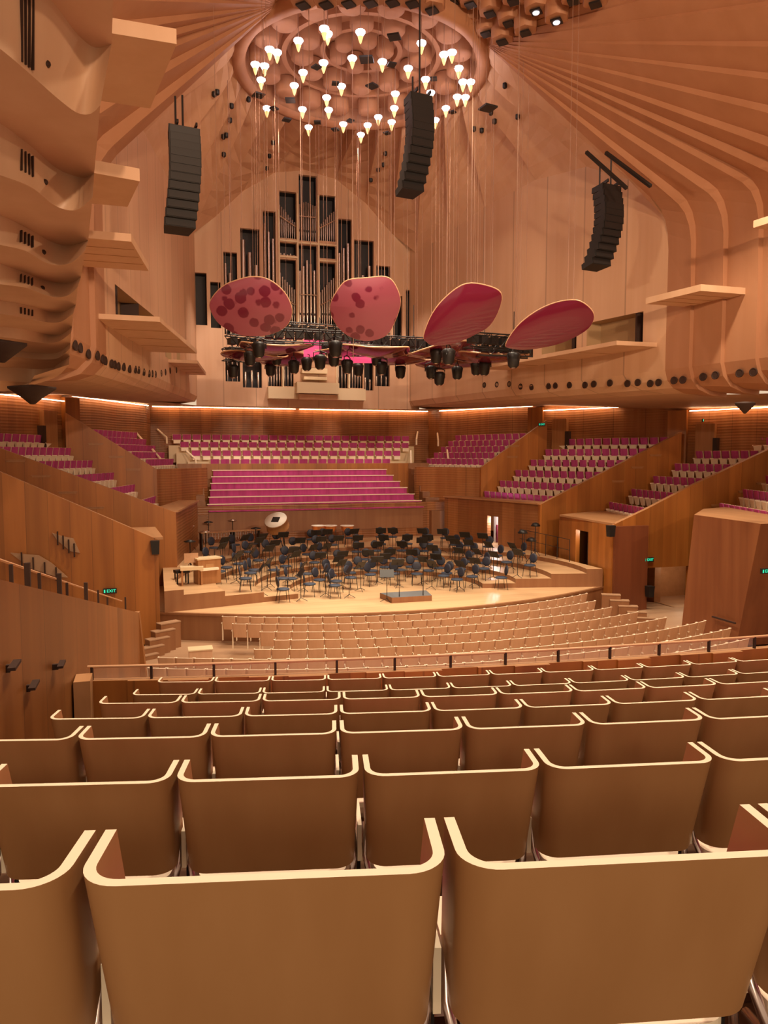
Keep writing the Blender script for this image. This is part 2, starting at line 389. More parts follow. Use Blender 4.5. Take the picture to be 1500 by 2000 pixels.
# ---------------------------------------------------------------- sound shelves
def shelf(sx, y0, y1, tip0, tip1, z, th, label):
    r = empty('sound_shelf', (sx * wx(y0), y0, z))
    pts = [(sx * tip0, y0), (sx * (wx(y0) + .05), y0), (sx * (wx(y1) + .05), y1), (sx * tip1, y1)]
    mb = MB().prism(pts, z, z + th); part(mb, 'shelf_board', M['birch'], r)
    mb = MB()
    for i in range(1, 4):
        t = i / 4; y = y0 + (y1 - y0) * t; tx = tip0 + (tip1 - tip0) * t
        mb.box((sx * (tx + wx(y)) / 2, y, z - .006), (abs(wx(y) - tx) - .1, .015, .012))
    part(mb, 'joint_line', M['ledge'], r)
    tag(r, label, 'acoustic shelf', 'birch sound shelves on the side walls')
shelf(1, 24.9, 33.8, 8.4, 6.8, 9.42, .16, 'long birch shelf below the wall openings beside the magenta discs')
shelf(1, 21.2, 23.6, 9.1, 8.7, 10.72, .22, 'short birch shelf jutting from the fins beside the single hanging speaker')
shelf(1, 16.8, 19.4, 9.9, 9.5, 12.3, .22, 'short birch shelf at the very edge above the curved fins')
shelf(-1, 24.9, 32.1, 8.3, 6.8, 9.42, .16, 'long ribbed birch shelf under the triangular wall opening')
shelf(-1, 35.5, 40.5, 6.6, 5.9, 9.42, .14, 'small birch shelf next to the organ on the curved bulkhead side')
shelf(-1, 20.8, 23.9, 9.0, 8.6, 10.74, .2, 'birch shelf midway up below the near hanging speaker')
def shelf_q(pts, z, th, label):
    P = [WZ(px, py, z) for px, py in pts]
    r = empty('sound_shelf', P[0]); mb = MB().prism([(p.x, p.y) for p in P], z, z + th); part(mb, 'shelf_board', M['birch'], r)
    tag(r, label, 'acoustic shelf', 'birch sound shelves on the side walls')
shelf_q([(273, 354), (168, 335), (150, 395), (249, 404)], 11.0, .26, 'thick birch shelf second from the top on the curved bulkhead')
shelf_q([(345, 86), (200, 62), (165, 192), (293, 212)], 11.4, .22, 'largest and highest birch shelf beside the curved bulkhead')

# ---------------------------------------------------------------- round air holes
def rib_off(sx, y):
    ys = RIBY[sx]
    for a, b in zip(ys, ys[1:]):
        if b < y <= a: return .16 * (a - y) / (a - b)
    return 0
def holes(sx, pxs, zh, label_side):
    for i, (px, py) in enumerate(pxs):
        a = math.atan((px - 750) / F) + YAW
        if sx > 0: y = 24.2 / (math.tan(a) + .22); y = min(y, 42.9)
        else: y = 7.2 / max(.02, (.22 + math.tan(a))) if False else (15.7 - 8.5) / (.22 - math.tan(a))
        c = WY(px, py, y); inw = Vector((-sx, -.22 * 1, 0)).normalized()
        n = Vector((-sx, -.22, 0)).normalized()
        mb = MB(); mb.lathe(Vector((sx * wx(c.y), c.y, c.z)) + n * rib_off(sx, c.y), [(.14, -.05), (.15, .008), (.14, .014), (.12, .014), (.11, .0)], 14, axis=n)
        tag(mb.build('air_nozzle', M['dark']), '%s round air nozzle %s' % (ordn(i), label_side), 'air nozzle', 'round air nozzles along the crown walls')
holes(1, [(944,752),(968,751),(992,750),(1014,755),(1035,756),(1068,754),(1081,753),(1108,752),(1138,752),(1155,750),(1186,748),(1220,749),(1240,747),(1264,749),(1280,747),(1312,743),(1331,742),(1368,736),(1394,733),(1439,729),(1468,727)], 8.6, 'counted from the organ along the fin wall')
holes(-1, [(147,675),(160,680),(181,692),(191,695),(206,702),(213,705),(226,711),(232,713),(239,716),(249,717),(260,721),(271,722),(277,723),(287,727),(297,730),(303,730),(309,731),(320,729),(328,727),(337,724),(349,723)], 8.6, 'counted from the bulkhead towards the organ')

# ================================================================ ORGAN WALL (y = 43)
YO = 43.0
def O(cx, cy, y=YO): return WY(350 + cx / 2.727, 300 + cy / 2.727, y)     # a point of the organ front
comps = {  # name: (x0, y0, x1, y1)
 'a': (235, 522, 314, 965), 'b': (325, 395, 435, 965), 'c': (445, 303, 520, 965), 'd': (532, 197, 625, 455), 'e': (636, 110, 736, 470), 'f': (744, 218, 835, 470),
 'g': (535, 470, 625, 545), 'h': (748, 482, 835, 562), 'i': (535, 560, 625, 912), 'j': (636, 482, 737, 912), 'k': (748, 577, 835, 912), 'l': (845, 345, 920, 965),
 'm': (932, 457, 1037, 965), 'n': (1048, 595, 1125, 965), 'o': (82, 632, 150, 915), 'p': (165, 682, 224, 930), 'q': (1140, 755, 1188, 985), 'r': (1208, 725, 1280, 985),
 's': (245, 1050, 326, 1215), 't': (337, 1050, 442, 1248), 'u': (470, 1060, 547, 1240), 'v': (556, 1040, 610, 1240), 'w': (845, 1080, 900, 1250), 'x': (907, 1080, 980, 1250), 'y': (985, 1100, 1035, 1262), 'z': (1045, 1100, 1122, 1240)}
# wall with openings: grid from all the rectangle edges
rect = {}
for k, (a, b, c, d) in comps.items():
    p, q = O(a, b), O(c, d); rect[k] = (p.x, q.x, q.z, p.z)
for k in rect:      # tidy shared heights
    x0, x1, z0, z1 = rect[k]; rect[k] = (x0, x1, z0, z1)
xs = sorted({-6.3, 6.3, *[r[0] for r in rect.values()], *[r[1] for r in rect.values()]}); zs = sorted({8.0, 23.2, *[r[2] for r in rect.values()], *[r[3] for r in rect.values()]})
mb = MB()
for a, b in zip(xs, xs[1:]):
    for c, d in zip(zs, zs[1:]):
        mx, mz = (a + b) / 2, (c + d) / 2
        if any(r[0] < mx < r[1] and r[2] < mz < r[3] for r in rect.values()): continue
        mb.quad((a, YO, c), (b, YO, c), (b, YO, d), (a, YO, d))
for r in rect.values():      # reveals and dark back
    x0, x1, z0, z1 = r; y1 = YO + .9
    for p, q in (((x0, z0), (x1, z0)), ((x1, z0), (x1, z1)), ((x1, z1), (x0, z1)), ((x0, z1), (x0, z0))):
        mb.quad((p[0], YO, p[1]), (q[0], YO, q[1]), (q[0], YO + .25, q[1]), (p[0], YO + .25, p[1]), 0)
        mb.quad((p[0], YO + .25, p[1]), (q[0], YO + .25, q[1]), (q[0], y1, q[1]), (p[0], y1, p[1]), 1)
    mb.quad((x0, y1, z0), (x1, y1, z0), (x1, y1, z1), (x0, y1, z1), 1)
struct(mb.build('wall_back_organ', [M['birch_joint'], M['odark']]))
org = empty('pipe_organ', (0, 43, 7.7))
tag(org, 'great pipe organ with stepped towers of silver pipes set in the birch end wall', 'organ')
def pipes(key, tops_, wf=.7, bright=False, foot=.5, yo=.3, bot=None):
    x0, x1, z0, z1 = rect[key]; n = len(tops_); w = (x1 - x0) / n
    for i, t in enumerate(tops_):
        x = x0 + (i + .5) * w; zt = O(0, t).z if t > 1 else z1 - .1; r = w * wf / 2
        zb = z0 if bot is None else O(0, bot).z
        prof = [(r * .35, 0), (r, min(foot, (zt - zb) * .4)), (r, zt - zb)]
        mb = MB().lathe((x, YO + yo, zb + .01), prof, 10)
        if zt - zb > 2: mb.box((x, YO + yo - r * .97, zb + foot + .12), (r * .9, .03, .12), mi=1)
        part(mb, 'organ_pipe', [M['pipeb'] if bright else M['pipe'], M['odark']], org)
pipes('a', [562, 612, 660], .75); pipes('b', [425, 492, 560], .7); pipes('c', [325, 368, 405], .62, True)
pipes('d', [212, 222, 236, 250, 264, 278, 290, 302], .86); pipes('e', [196, 190, 186, 182, 186, 190, 196, 200], .84); pipes('f', [308, 296, 284, 270, 256, 242, 230, 222], .86)
pipes('g', [480, 480, 486, 480, 486], .5); pipes('h', [492, 496, 492, 496, 492], .5)
pipes('i', [590, 612, 628, 640, 655, 668, 680], .8); pipes('j', [572, 545, 510, 530, 566], .72, True); pipes('k', [684, 670, 655, 640, 625, 612, 600], .8)
pipes('l', [455, 425, 395], .62, True); pipes('m', [630, 572, 515], .6); pipes('n', [700, 680, 690], .6)
pipes('s', [1062, 1070, 1062], .4, foot=.7); pipes('t', [1150, 1140, 1150], .42, True, foot=1.0)
pipes('u', [1085, 1080, 1075, 1070, 1068], .7); pipes('v', [1055, 1055, 1055], .5)
pipes('x', [1095, 1100, 1105, 1110, 1115], .7); pipes('w', [1095, 1095, 1095], .5); pipes('y', [1160, 1170], .5, True, foot=.8); pipes('z', [1150, 1140, 1150], .42)
for key in 'dfeikj':      # slanted bright mouth line across the thin pipes
    x0, x1, z0, z1 = rect[key]; za = z0 + (z1 - z0) * .38
    mb = MB(); sl = {'d': -.25, 'i': -.25, 'f': .25, 'k': .25}.get(key, 0)
    mb.tube([(x0 + .05, YO + .1, za - sl), (x1 - .05, YO + .1, za + sl)], .035, 6); part(mb, 'mouth_band', M['pipeb'], org)
mb = MB()
for x, y0, y1 in ((628, 215, 915), (740, 225, 975), (529, 300, 915), (839, 300, 915)):
    a, b = O(x, y0), O(x, y1); mb.box((a.x, YO - .03, (a.z + b.z) / 2), (.09, .14, abs(a.z - b.z)))
for y, x0, x1 in ((462, 530, 628), (548, 530, 628), (475, 628, 839), (570, 740, 839), (918, 529, 839)):
    a, b = O(x0, y), O(x1, y); mb.box(((a.x + b.x) / 2, YO - .035, a.z), (abs(b.x - a.x), .15, .09))
for x, y0, y1 in ((551, 1050, 1245), (838, 1080, 1250), (903, 1080, 1250)):
    a, b = O(x, y0), O(x, y1); mb.box((a.x, YO - .03, (a.z + b.z) / 2), (.08, .14, abs(a.z - b.z)))
part(mb, 'case_frame', M['cream'], org)
a, b = O(468, 1245), O(982, 1318); mb = MB().box(((a.x + b.x) / 2, YO - .25, (a.z + b.z) / 2), (b.x - a.x, .5, a.z - b.z)); part(mb, 'case_base', M['cream'], org)
# console balcony
con = empty('organ_console', (0, 42.3, 7.8))
tag(con, 'cream organ console on a boxed balcony in front of the pipes', 'organ console')
def ob(x0, y0, x1, y1, yy, dep, name, m):
    a, b = O(x0, y0, yy), O(x1, y1, yy); part(MB().box(((a.x + b.x) / 2, yy + dep / 2, (a.z + b.z) / 2), (b.x - a.x, dep, a.z - b.z)), name, m, con)
ob(628, 1216, 853, 1280, 41.9, .9, 'balcony_front', M['cream']); ob(640, 1280, 845, 1312, 42.1, .7, 'balcony_base', M['birch'])
ob(655, 1140, 790, 1172, 42.5, .4, 'music_desk', M['cream']); ob(665, 1186, 788, 1206, 42.3, .5, 'keyboard_case', M['cream']); ob(700, 1095, 755, 1140, 42.6, .1, 'desk_top_panel', M['birch'])

bpy.context.view_layer.update(); DG = bpy.context.evaluated_depsgraph_get()
def ceil_z(x, y, z, dflt=21.0):
    hit, loc, *_ = SC.ray_cast(DG, Vector((x, y, max(z + .6, 11))), UP)
    return loc.z if hit else dflt

def on_ceiling(px, py, dflt):
    hit, loc, *_ = SC.ray_cast(DG, CAM, ray(px, py).normalized())
    return loc if hit and loc.z > 11 else dflt

# ================================================================ CROWN RING, drums, lamps
RC = Vector((0, 31.0, 21.0))
ring = empty('crown_canopy_ring', RC)
tag(ring, 'great round birch crown with rings of hanging drums set in the ceiling apex', 'ceiling crown')
mb = MB().lathe(RC, [(4.75, .1), (4.95, -.12), (5.25, -.05), (5.35, .25), (5.3, .7)], 64, cap=False); mb.smooth = [True] * len(mb.f); part(mb, 'rim', M['ceil'], ring)
mb = MB(); n = 64
for r0, z0, r1, z1 in ((5.3, .7, 4.9, .75), (4.9, .1, 4.75, .75), (4.75, .75, 3.3, .95), (3.3, .95, 3.3, .6), (3.3, .6, 3.1, .6), (3.1, .6, 3.1, 1.05), (3.1, 1.05, 1.7, 1.2), (1.7, 1.2, 1.7, .9), (1.7, .9, 1.5, .9), (1.5, .9, 1.5, 1.3), (1.5, 1.3, .01, 1.3)):
    rr = [[RC + Vector((r * math.cos(2 * math.pi * k / n), r * math.sin(2 * math.pi * k / n), z)) for k in range(n + 1)] for r, z in ((r0, z0), (r1, z1))]
    mb.grid(rr)
part(mb, 'stepped_soffit', M['ceil'], ring)
for rad, cnt, zz, rw in ((4.1, 18, .85, .5), (2.45, 12, 1.1, .46), (1.0, 6, 1.25, .36)):
    for k in range(cnt):
        a = 2 * math.pi * (k + .5) / cnt; c = RC + Vector((rad * math.cos(a), rad * math.sin(a), zz))
        mb = MB().lathe(c, [(rw * .35, -.66), (rw * .8, -.64), (rw, -.55), (rw, 0)], 18); part(mb, 'drum', M['ceil'], ring)
lpx = [(583,155),(600,180),(457,213),(317,255),(353,270),(247,328),(292,335),(275,403),(760,172),(1058,225),(1168,280),(1207,270),(1240,347),(1260,413),(1298,413),(1232,485),(1272,487),(580,320),(720,298),(867,315),(993,347),(1078,400),(480,367),(437,430),(667,433),(930,470),(1103,465),(595,488),(477,545),(605,548),(925,540),(1177,540),(1126,597),(847,583),(795,622),(912,607),(676,617),(762,668),(507,632),(303,540)]
lamp0 = None
for i, (cx, cy) in enumerate(sorted(lpx, key=lambda q: (round(q[1] / 60), q[0]))):
    c = WZ(400 + cx / 2.5, cy / 2.5, 20.15)
    lab = 'glowing pendant lamp under the crown, %s counting from its top edge' % ordn(i)
    if lamp0 is None:
        lamp0 = empty('pendant_lamp', c); tag(lamp0, lab, 'lamp', 'glowing lamps hung beneath the ceiling crown')
        MB().lathe((0, 0, 0), [(.02, .17), (.165, .145), (.18, .10), (.09, -.03), (.03, -.07)], 14).build('bulb', M['bulb'], lamp0)  # bulb widened and tapered to take in its glare
        MB().lathe((0, 0, 0), [(.10, -.05), (.075, -.14), (.04, -.25), (.01, -.30)], 14).build('glass_cone', M['bulbglow'], lamp0)
        MB().tube([(0, 0, .14), (0, 0, 1.35)], .012, 6).build('cord', M['wire'], lamp0)
    else: dup(lamp0, c, 0, lab)
# square dark fittings: flat plates under the crown and the lattice field nearer the stalls
def plate(c, s, rz, label, grp, lit=False):
    r = empty('ceiling_fitting', c, rz)
    MB().box((0, 0, 0), (s, s, .06)).build('plate', M['black'], r)
    MB().box((0, 0, .05), (.05, .05, .1)).build('stem', M['wire'], r)
    if lit: MB().lathe((0, 0, -.06), [(s * .3, 0), (s * .34, .03)], 16).build('lens', M['screen'], r)
    tag(r, label, 'ceiling fitting', grp)
for i, (px, py, s) in enumerate(((505,186,.42),(567,196,.4),(535,212,.3),(560,234,.34),(716,116,.5),(727,168,.4),(765,126,.3),(770,72,.42),(618,131,.3),(655,163,.28),(655,253,.3),(684,236,.28),(620,239,.3),(756,260,.28),(953,211,.5),(847,154,.26),(884,219,.24))):
    plate(WZ(px, py, 19.9 if px < 900 else 17.5), s, .3 + i, '%s small black square fitting hung among the crown lamps' % ordn(i), 'black fittings under the crown')
lat = []
for j in range(7):
    for i in range(9):
        px = 592 + i * 45 + j * 27 + (0 if j % 2 else 6); py = 8 + i * 2.4 + j * 2 - 0
lat = [(592,10),(637,9),(681,7),(724,6),(767,5),(806,7),(844,20),(880,35),(916,50),(950,66),(981,82),(884,4),(919,9),(957,27),(994,46),(1026,64),(1003,3),(1047,22),(1087,41),(1163,8),(1120,2)]
for i, (px, py) in enumerate(lat):
    z = 20.4 - .9 * max(0, (px - 900) / 300) - .3 * max(0, (40 - py) / 40)
    h_ = on_ceiling(px, py, WZ(px, py, z)); c = CAM + (h_ - CAM) * (1 - .75 / (h_ - CAM).length)
    plate(c + Vector((0, 0, -.02)), .36, .78, '%s black diamond plate in the ceiling lattice beside the crown' % ordn(i), 'diamond plates in the ceiling lattice', lit=(px, py) in ((1047, 22), (1087, 41)))
    mb = MB().lathe(c + Vector((0, 0, .06)), [(.42, 0), (.46, .1), (.46, .9)], 6)
    tag(mb.build('ceiling_drum', M['ceil']), '%s six-sided birch drum above a black diamond plate near the crown' % ordn(i), 'acoustic drum', 'six-sided drums of the ceiling lattice')

# ================================================================ MAGENTA PETALS, trusses, lights, cables, speakers
def petal(outline, d, tilt, yawo, label, shell_mat, d_wire):
    cx = sum(p[0] for p in outline) / len(outline); cy = sum(p[1] for p in outline) / len(outline)
    c = W(cx, cy, d); n = (-FH * math.cos(tilt) - UP * math.sin(tilt)); n = Matrix.Rotation(yawo, 3, 'Z') @ n
    raw = [WP(px, py, c, n) for px, py in outline]
    P = []                                     # rounded outline
    m = len(raw)
    for i in range(m):
        a, b, cc, dd = raw[i - 1], raw[i], raw[(i + 1) % m], raw[(i + 2) % m]
        for t in (0, .25, .5, .75):
            P.append(.5 * ((2 * b) + (cc - a) * t + (2 * a - 5 * b + 4 * cc - dd) * t * t + (3 * b - a - 3 * cc + dd) * t ** 3))
    r = empty('reflector_petal', c); k = len(P)
    u = n.cross(UP).normalized()
    def ringv(s, off):
        out = []
        for p in P:
            q = c + (p - c) * s; x = (q - c).dot(u); out.append(q + n * (off + .16 * (1 - s * s) + .05 * x * x * .3))
        return out
    mb = MB(); ss = [1, .97, .85, .7, .5, .25, .05]
    rows = [ringv(s, 0) + [ringv(s, 0)[0]] for s in ss]; mb.grid(rows, 0, True)
    mb.add(rows[-1][:-1], [tuple(range(k))], 0, True)
    back = [ringv(s, -.07) + [ringv(s, -.07)[0]] for s in ss]; mb.grid(back[::-1], 0, True); mb.add(back[-1][:-1], [tuple(range(k - 1, -1, -1))], 0, True)
    part(mb, 'petal_shell', shell_mat, r)
    mb = MB(); mb.tube([p - n * .05 for p in ringv(1.0, 0)] + [ringv(1.0, 0)[0] - n * .05], .02, 6, cap=False); part(mb, 'petal_rim', M['petal_edge'], r)
    for a in (0, int(k * .33), int(k * .66)):
        q = c + (P[a] - c) * .8; mb = MB().tube([q, (q.x, q.y, ceil_z(*q))], .007, 5); part(mb, 'suspension_wire', M['wire'], r)
    tag(r, label, 'acoustic reflector', 'magenta reflector petals above the stage'); return r
def reflection_mat(name, sc, seed, thr):  # paints the ceiling's mirrored drums into the base colour as spots
    m = mat(name, (.33, .02, .06), .22, coat=.4); nt = m.node_tree; N = nt.nodes; L = nt.links
    tc = N.new('ShaderNodeTexCoord'); v = N.new('ShaderNodeTexVoronoi'); v.inputs['Scale'].default_value = sc; v.inputs['Randomness'].default_value = .8
    mp = N.new('ShaderNodeMapping'); mp.inputs['Location'].default_value = (seed, seed * .7, 0)
    nz = N.new('ShaderNodeTexNoise'); nz.inputs['Scale'].default_value = 5
    mx = N.new('ShaderNodeMixRGB'); mx.inputs[0].default_value = .07; L.new(tc.outputs['Object'], mp.inputs[0]); L.new(mp.outputs[0], mx.inputs[1]); L.new(mp.outputs[0], nz.inputs[0]); L.new(nz.outputs['Color'], mx.inputs[2])
    L.new(mx.outputs[0], v.inputs['Vector'])
    r = N.new('ShaderNodeValToRGB'); r.color_ramp.elements[0].position = thr; r.color_ramp.elements[1].position = thr + .06
    r.color_ramp.elements[0].color = (.13, .008, .028, 1); r.color_ramp.elements[1].color = (.27, .06, .09, 1)
    L.new(v.outputs['Distance'], r.inputs[0]); L.new(r.outputs[0], N['Principled BSDF'].inputs['Base Color'])
    return m
B1 = reflection_mat('reflection_painted_petal', 2.6, 3, .40); B2 = reflection_mat('half_reflection_painted_petal', 2.5, 8, .34)
q = lambda pts: [(350 + a / 2.727, 300 + b / 2.727) for a, b in pts]
petal(q([(165,790),(230,710),(320,672),(400,658),(480,675),(560,740),(600,830),(580,905),(520,950),(430,972),(320,965),(230,920),(180,860)]), 24, R(28), R(5), 'magenta petal with painted ceiling reflections before the organ, beside the dark side louvres', B1, 20)
petal(q([(805,810),(850,720),(900,675),(1000,664),(1100,658),(1150,700),(1178,790),(1150,890),(1100,970),(1000,998),(900,970),(830,900)]), 24.4, R(28), R(0), 'nearly round magenta reflector petal with a flat top and painted ceiling reflections', B2, 20)
petal([(828,655),(845,612),(875,577),(910,555),(950,558),(978,572),(976,600),(957,635),(925,655),(890,670),(850,675),(834,668)], 25, R(30), R(-6), 'plain dark magenta leaf-shaped reflector petal, third in the hanging line', M['petal'], 19)
petal([(988,672),(1010,638),(1045,610),(1085,592),(1125,587),(1150,600),(1160,618),(1150,640),(1120,660),(1080,675),(1030,683),(998,680)], 25.5, R(34), R(-10), 'plain dark magenta oval reflector petal at the end over the birch shelf', M['petal'], 17.5)
far = [(535,684,1.5,31),(500,700,1.6,33),(560,708,1.5,35),(665,690,1.3,33),(735,690,1.5,31),(660,708,1.5,37),(775,706,1.6,34),(860,692,1.6,31),(905,710,1.5,34),(955,702,1.6,31),(860,716,1.4,37),(930,694,1.2,36)]
for i, (px, py, s, d) in enumerate(far):
    c = W(px, py, d); r = empty('reflector_petal', c, i * .7); mb = MB(); nn = 32; tl = .10 * math.sin(i * 2.1)
    def rr(t, o):
        return [Vector((s * t * math.cos(a) * (1 + .1 * math.cos(3 * a)), s * .8 * t * math.sin(a), o + .22 * (t * math.cos(a)) ** 2 - .16 * (1 - t * t) + tl * t * math.cos(a - .6))) for a in [2 * math.pi * k / nn for k in range(nn + 1)]]
    mb.grid([rr(t, 0) for t in (.05, .4, .7, .9, 1)], 0, True); mb.grid([rr(t, .06) for t in (1, .9, .7, .4, .05)], 0, True); mb.build('petal_shell', M['petal'], r)
    mb = MB(); mb.tube([v + Vector((0, 0, .03)) for v in rr(1, 0)], .035, 5, cap=False); mb.build('petal_rim', M['petal_edge'], r)
    for a in (0, 2.1, 4.2):
        mb = MB(); mb.tube([(s * .8 * math.cos(a), s * .6 * math.sin(a), .1), (s * .8 * math.cos(a), s * .6 * math.sin(a), ceil_z(c.x, c.y, c.z) - c.z)], .006, 4); mb.build('suspension_wire', M['wire'], r)
    tag(r, '%s flat magenta reflector petal seen edge-on below the lighting trusses' % ordn(i), 'acoustic reflector', 'edge-on reflector petals over the stage')
# lighting trusses
def truss(px, py, d, L, rz, label):
    c = W(px, py, d); r = empty('lighting_truss', c, rz); mb = MB(); h = .26
    for y in (-h, h):
        for z in (-h, h): mb.tube([(-L / 2, y, z), (L / 2, y, z)], .03, 6)
    n = int(L / .4)
    for i in range(n):
        x = -L / 2 + i * L / n; x2 = x + L / n
        for y in (-h, h): mb.tube([(x, y, -h if i % 2 else h), (x2, y, h if i % 2 else -h)], .016, 4)
        mb.tube([(x, -h, -h), (x, h, -h)], .016, 4); mb.tube([(x, -h, h), (x, h, h)], .016, 4)
    mb.build('truss_frame', M['black'], r)
    mb = MB()
    for x in (-L * .4, L * .4): mb.tube([(x, 0, h), (x, 0, ceil_z(c.x, c.y, c.z) - c.z)], .007, 4)
    mb.build('suspension_wire', M['wire'], r)
    mb = MB()
    for i in range(n): mb.box((-L / 2 + (i + .5) * L / n, -.05, .02), (.3, .4, .26))
    mb.build('dimmer_box', M['black'], r)
    tag(r, label, 'lighting truss', 'black lighting trusses over the stage')
T = [(600,645,34,3.4,.1,'black truss end over the reed pipes of the organ'),(640,660,31,5.2,.0,'long black truss between the two reflection-painted petals'),(500,672,32,2.6,.3,'black truss below the first reflection-painted petal'),(700,680,33,3.4,-.1,'black truss under the flat-topped round petal'),(795,672,32,3.2,.0,'black truss crossing the gap between second and third petals'),(760,690,36,3.6,.1,'black truss just above the organ console'),(850,684,34,3.6,-.2,'black truss under the leaf-shaped petal'),(970,668,29,2.6,.1,'open black truss next to the oval petal'),(985,684,30,2.2,-.1,'low black truss in front of the long birch shelf'),(470,694,34,1.6,.2,'short black truss beside the lowest organ side pipes'),(900,668,36,2.4,0,'distant black truss behind the third petal')]
for t in T: truss(*t)
hl = None
HLP = [(505,670,27.5),(488,688,30),(540,690,34),(655,668,27),(625,695,30),(678,704,31),(652,690,31),(735,690,33),(745,708,33),(876,683,27),(852,684,30),(842,716,33),(858,728,32),(893,717,33),(930,709,33),(946,708,31),(1003,690,27.5),(574,705,32),(599,700,33),(455,714,33),(782,716,34),(808,664,33),(700,712,35),(528,712,35)]
for i, (px, py, d) in enumerate(HLP):
    c = W(px, py, d); lab = '%s black stage spotlight hanging below the trusses over the stage' % ordn(i)
    if hl is None:
        hl = empty('stage_spotlight', c); tag(hl, lab, 'spotlight', 'black spotlights below the trusses')
        MB().lathe((0, 0, -.25), [(.12, -.28), (.2, -.2), (.24, .1), (.26, .2), (.18, .28)], 14).build('lamp_head', M['black'], hl)
        MB().tube([(-.27, 0, -.2), (-.27, 0, .12), (0, 0, .2), (.27, 0, .12), (.27, 0, -.2)], .025, 6).tube([(0, 0, .2), (0, 0, 1.5)], .018, 5).build('yoke', M['black'], hl)
        MB().lathe((0, 0, -.25), [(.1, -.3), (.11, -.28)], 14).build('lens', M['chrome'], hl)
    else: dup(hl, c, i * .8, lab)
for i, (px, py, d, w, h) in enumerate(((613,680,33,.9,.75),(680,672,34,.5,.4),(697,703,33,1.3,.25),(752,684,34,.5,.3),(735,692,35,.35,.25))):
    c = W(px, py, d); mb = MB().box(c, (w, .15, h), rz=-.2)
    tag(mb.build('color_filter', mat('lit_pink_gel_%s' % ORD[i], (.8, .06, .2), .6, emit=(1, .10, .24), es=.75)), '%s bright pink lit gel panel tucked between the trusses' % ordn(i), 'gel panel', 'bright pink gel panels in the rig')
# long cables from the ceiling to the rig
CB = [(453,190,700,32),(475,170,640,33),(505,190,660,30),(520,190,560,28),(548,200,650,34),(590,170,640,30),(607,240,560,26),(640,180,700,34),(668,160,700,32),(690,130,700,30),(720,250,560,26),(738,120,660,32),(770,250,700,34),(795,300,690,33),(857,180,690,33),(872,200,700,33),(885,210,560,27),(918,190,650,35),(920,200,560,28),(960,200,640,30),(1007,155,660,27.5),(700,290,640,36),(625,260,640,36)]
for i, (px, y0, y1, d) in enumerate(CB):
    a = W(px, y1, d); z1 = ceil_z(*a) + .1
    mb = MB().tube([a, (a.x, a.y, z1)], .009 if i % 3 else .014, 5)
    tag(mb.build('hanging_cable', M['wire']), '%s thin vertical cable hanging from crown to rig' % ordn(i), 'cable', 'thin vertical cables above the stage')
# line array speakers
def array(top, bot, w, n, d, curve, label, rods, lean=0):
    a, b = W(*top, d), W(*bot, d); r = empty('hanging_speaker', a)
    H = (a - b).length / n; pitch = 0; p = a.copy()
    face = -FH
    for i in range(n):
        t = i / (n - 1); ang = -(curve * (t - .25)); 
        c = a.lerp(b, (i + .5) / n) + face * (math.sin(math.pi * t) * .28 * (1 if curve > 0 else .6)) + RT * (math.sin(math.pi * t) * .16 - .08) * (1 if lean >= 0 else 1)
        MM = Matrix.Rotation(-YAW + .45, 3, 'Z') @ Matrix.Rotation(ang * .35, 3, 'X')
        mb = MB(); w2 = w / 2; hh = H * .5
        f = [(-w2, -.32, -hh), (w2, -.32, -hh), (w2 * .8, .32, -hh * .8), (-w2 * .8, .32, -hh * .8)]; g = [(x, y, -z) for x, y, z in f]
        mb.hexa([MM @ Vector(v) + c for v in f], [MM @ Vector(v) + c for v in g])
        part(mb, 'speaker_cabinet', M['grille'], r)
        mb = MB(); mb.box(c + MM @ Vector((0, -.33, 0)), (w * .92, .02, hh * 1.7), M4=MM); part(mb, 'front_grille', M['black'], r)
    mb = MB()
    for k in (-1, 1): mb.box(a + MM @ Vector((k * w * .3, 0, .06)), (.05, .6, .1), M4=MM)
    part(mb, 'fly_bar', M['black'], r)
    for (px, py) in rods:
        t0 = W(px, py, d); mb = MB().tube([(t0.x, t0.y, a.z), t0], .03, 6); part(mb, 'hanging_rod', M['black'], r)
    tag(r, label, 'loudspeaker', 'black line array speakers hanging from the ceiling')
array((362, 254), (353, 452), .88, 12, 22, .5, 'black curved loudspeaker column hanging near the shelves of the curved bulkhead', [(342, 188), (356, 186)])
array((820, 190), (802, 380), .8, 12, 25, .6, 'black curved loudspeaker column hanging in front of the crown ring', [(806, 150), (820, 0)])
array((1188, 365), (1166, 524), .86, 12, 27, .6, 'black curved loudspeaker column hanging below the slotted ceiling rails', [(1172, 320), (1194, 305)])
for i, (a, b) in enumerate((((1145, 297), (1224, 368)), ((1183, 298), (1271, 364)))):
    p, q2 = W(*a, 26.2), W(*b, 25.2); tag(MB().tube([p, q2], .07, 4).build('ceiling_rail', M['black']), '%s black slanting rail above the speaker column beside the flat wall' % ('upper' if i == 0 else 'lower'), 'rail')
for i, (px, py, d, s) in enumerate(((63, 772, 14, .42), (4, 690, 11, .34), (1455, 798, 21, .36))):
    c = W(px, py, d); mb = MB().lathe(c, [(s * .1, -s * .4), (s * .45, -s * .1), (s, .12), (s, .16), (.02, .2)], 4)
    tag(mb.build('soffit_speaker', M['dark']), ('black wedge speaker under the curved bulkhead', 'black wedge speaker cut by the frame edge above the bulkhead foot', 'small black wedge speaker under the fins at the far edge')[i], 'speaker')
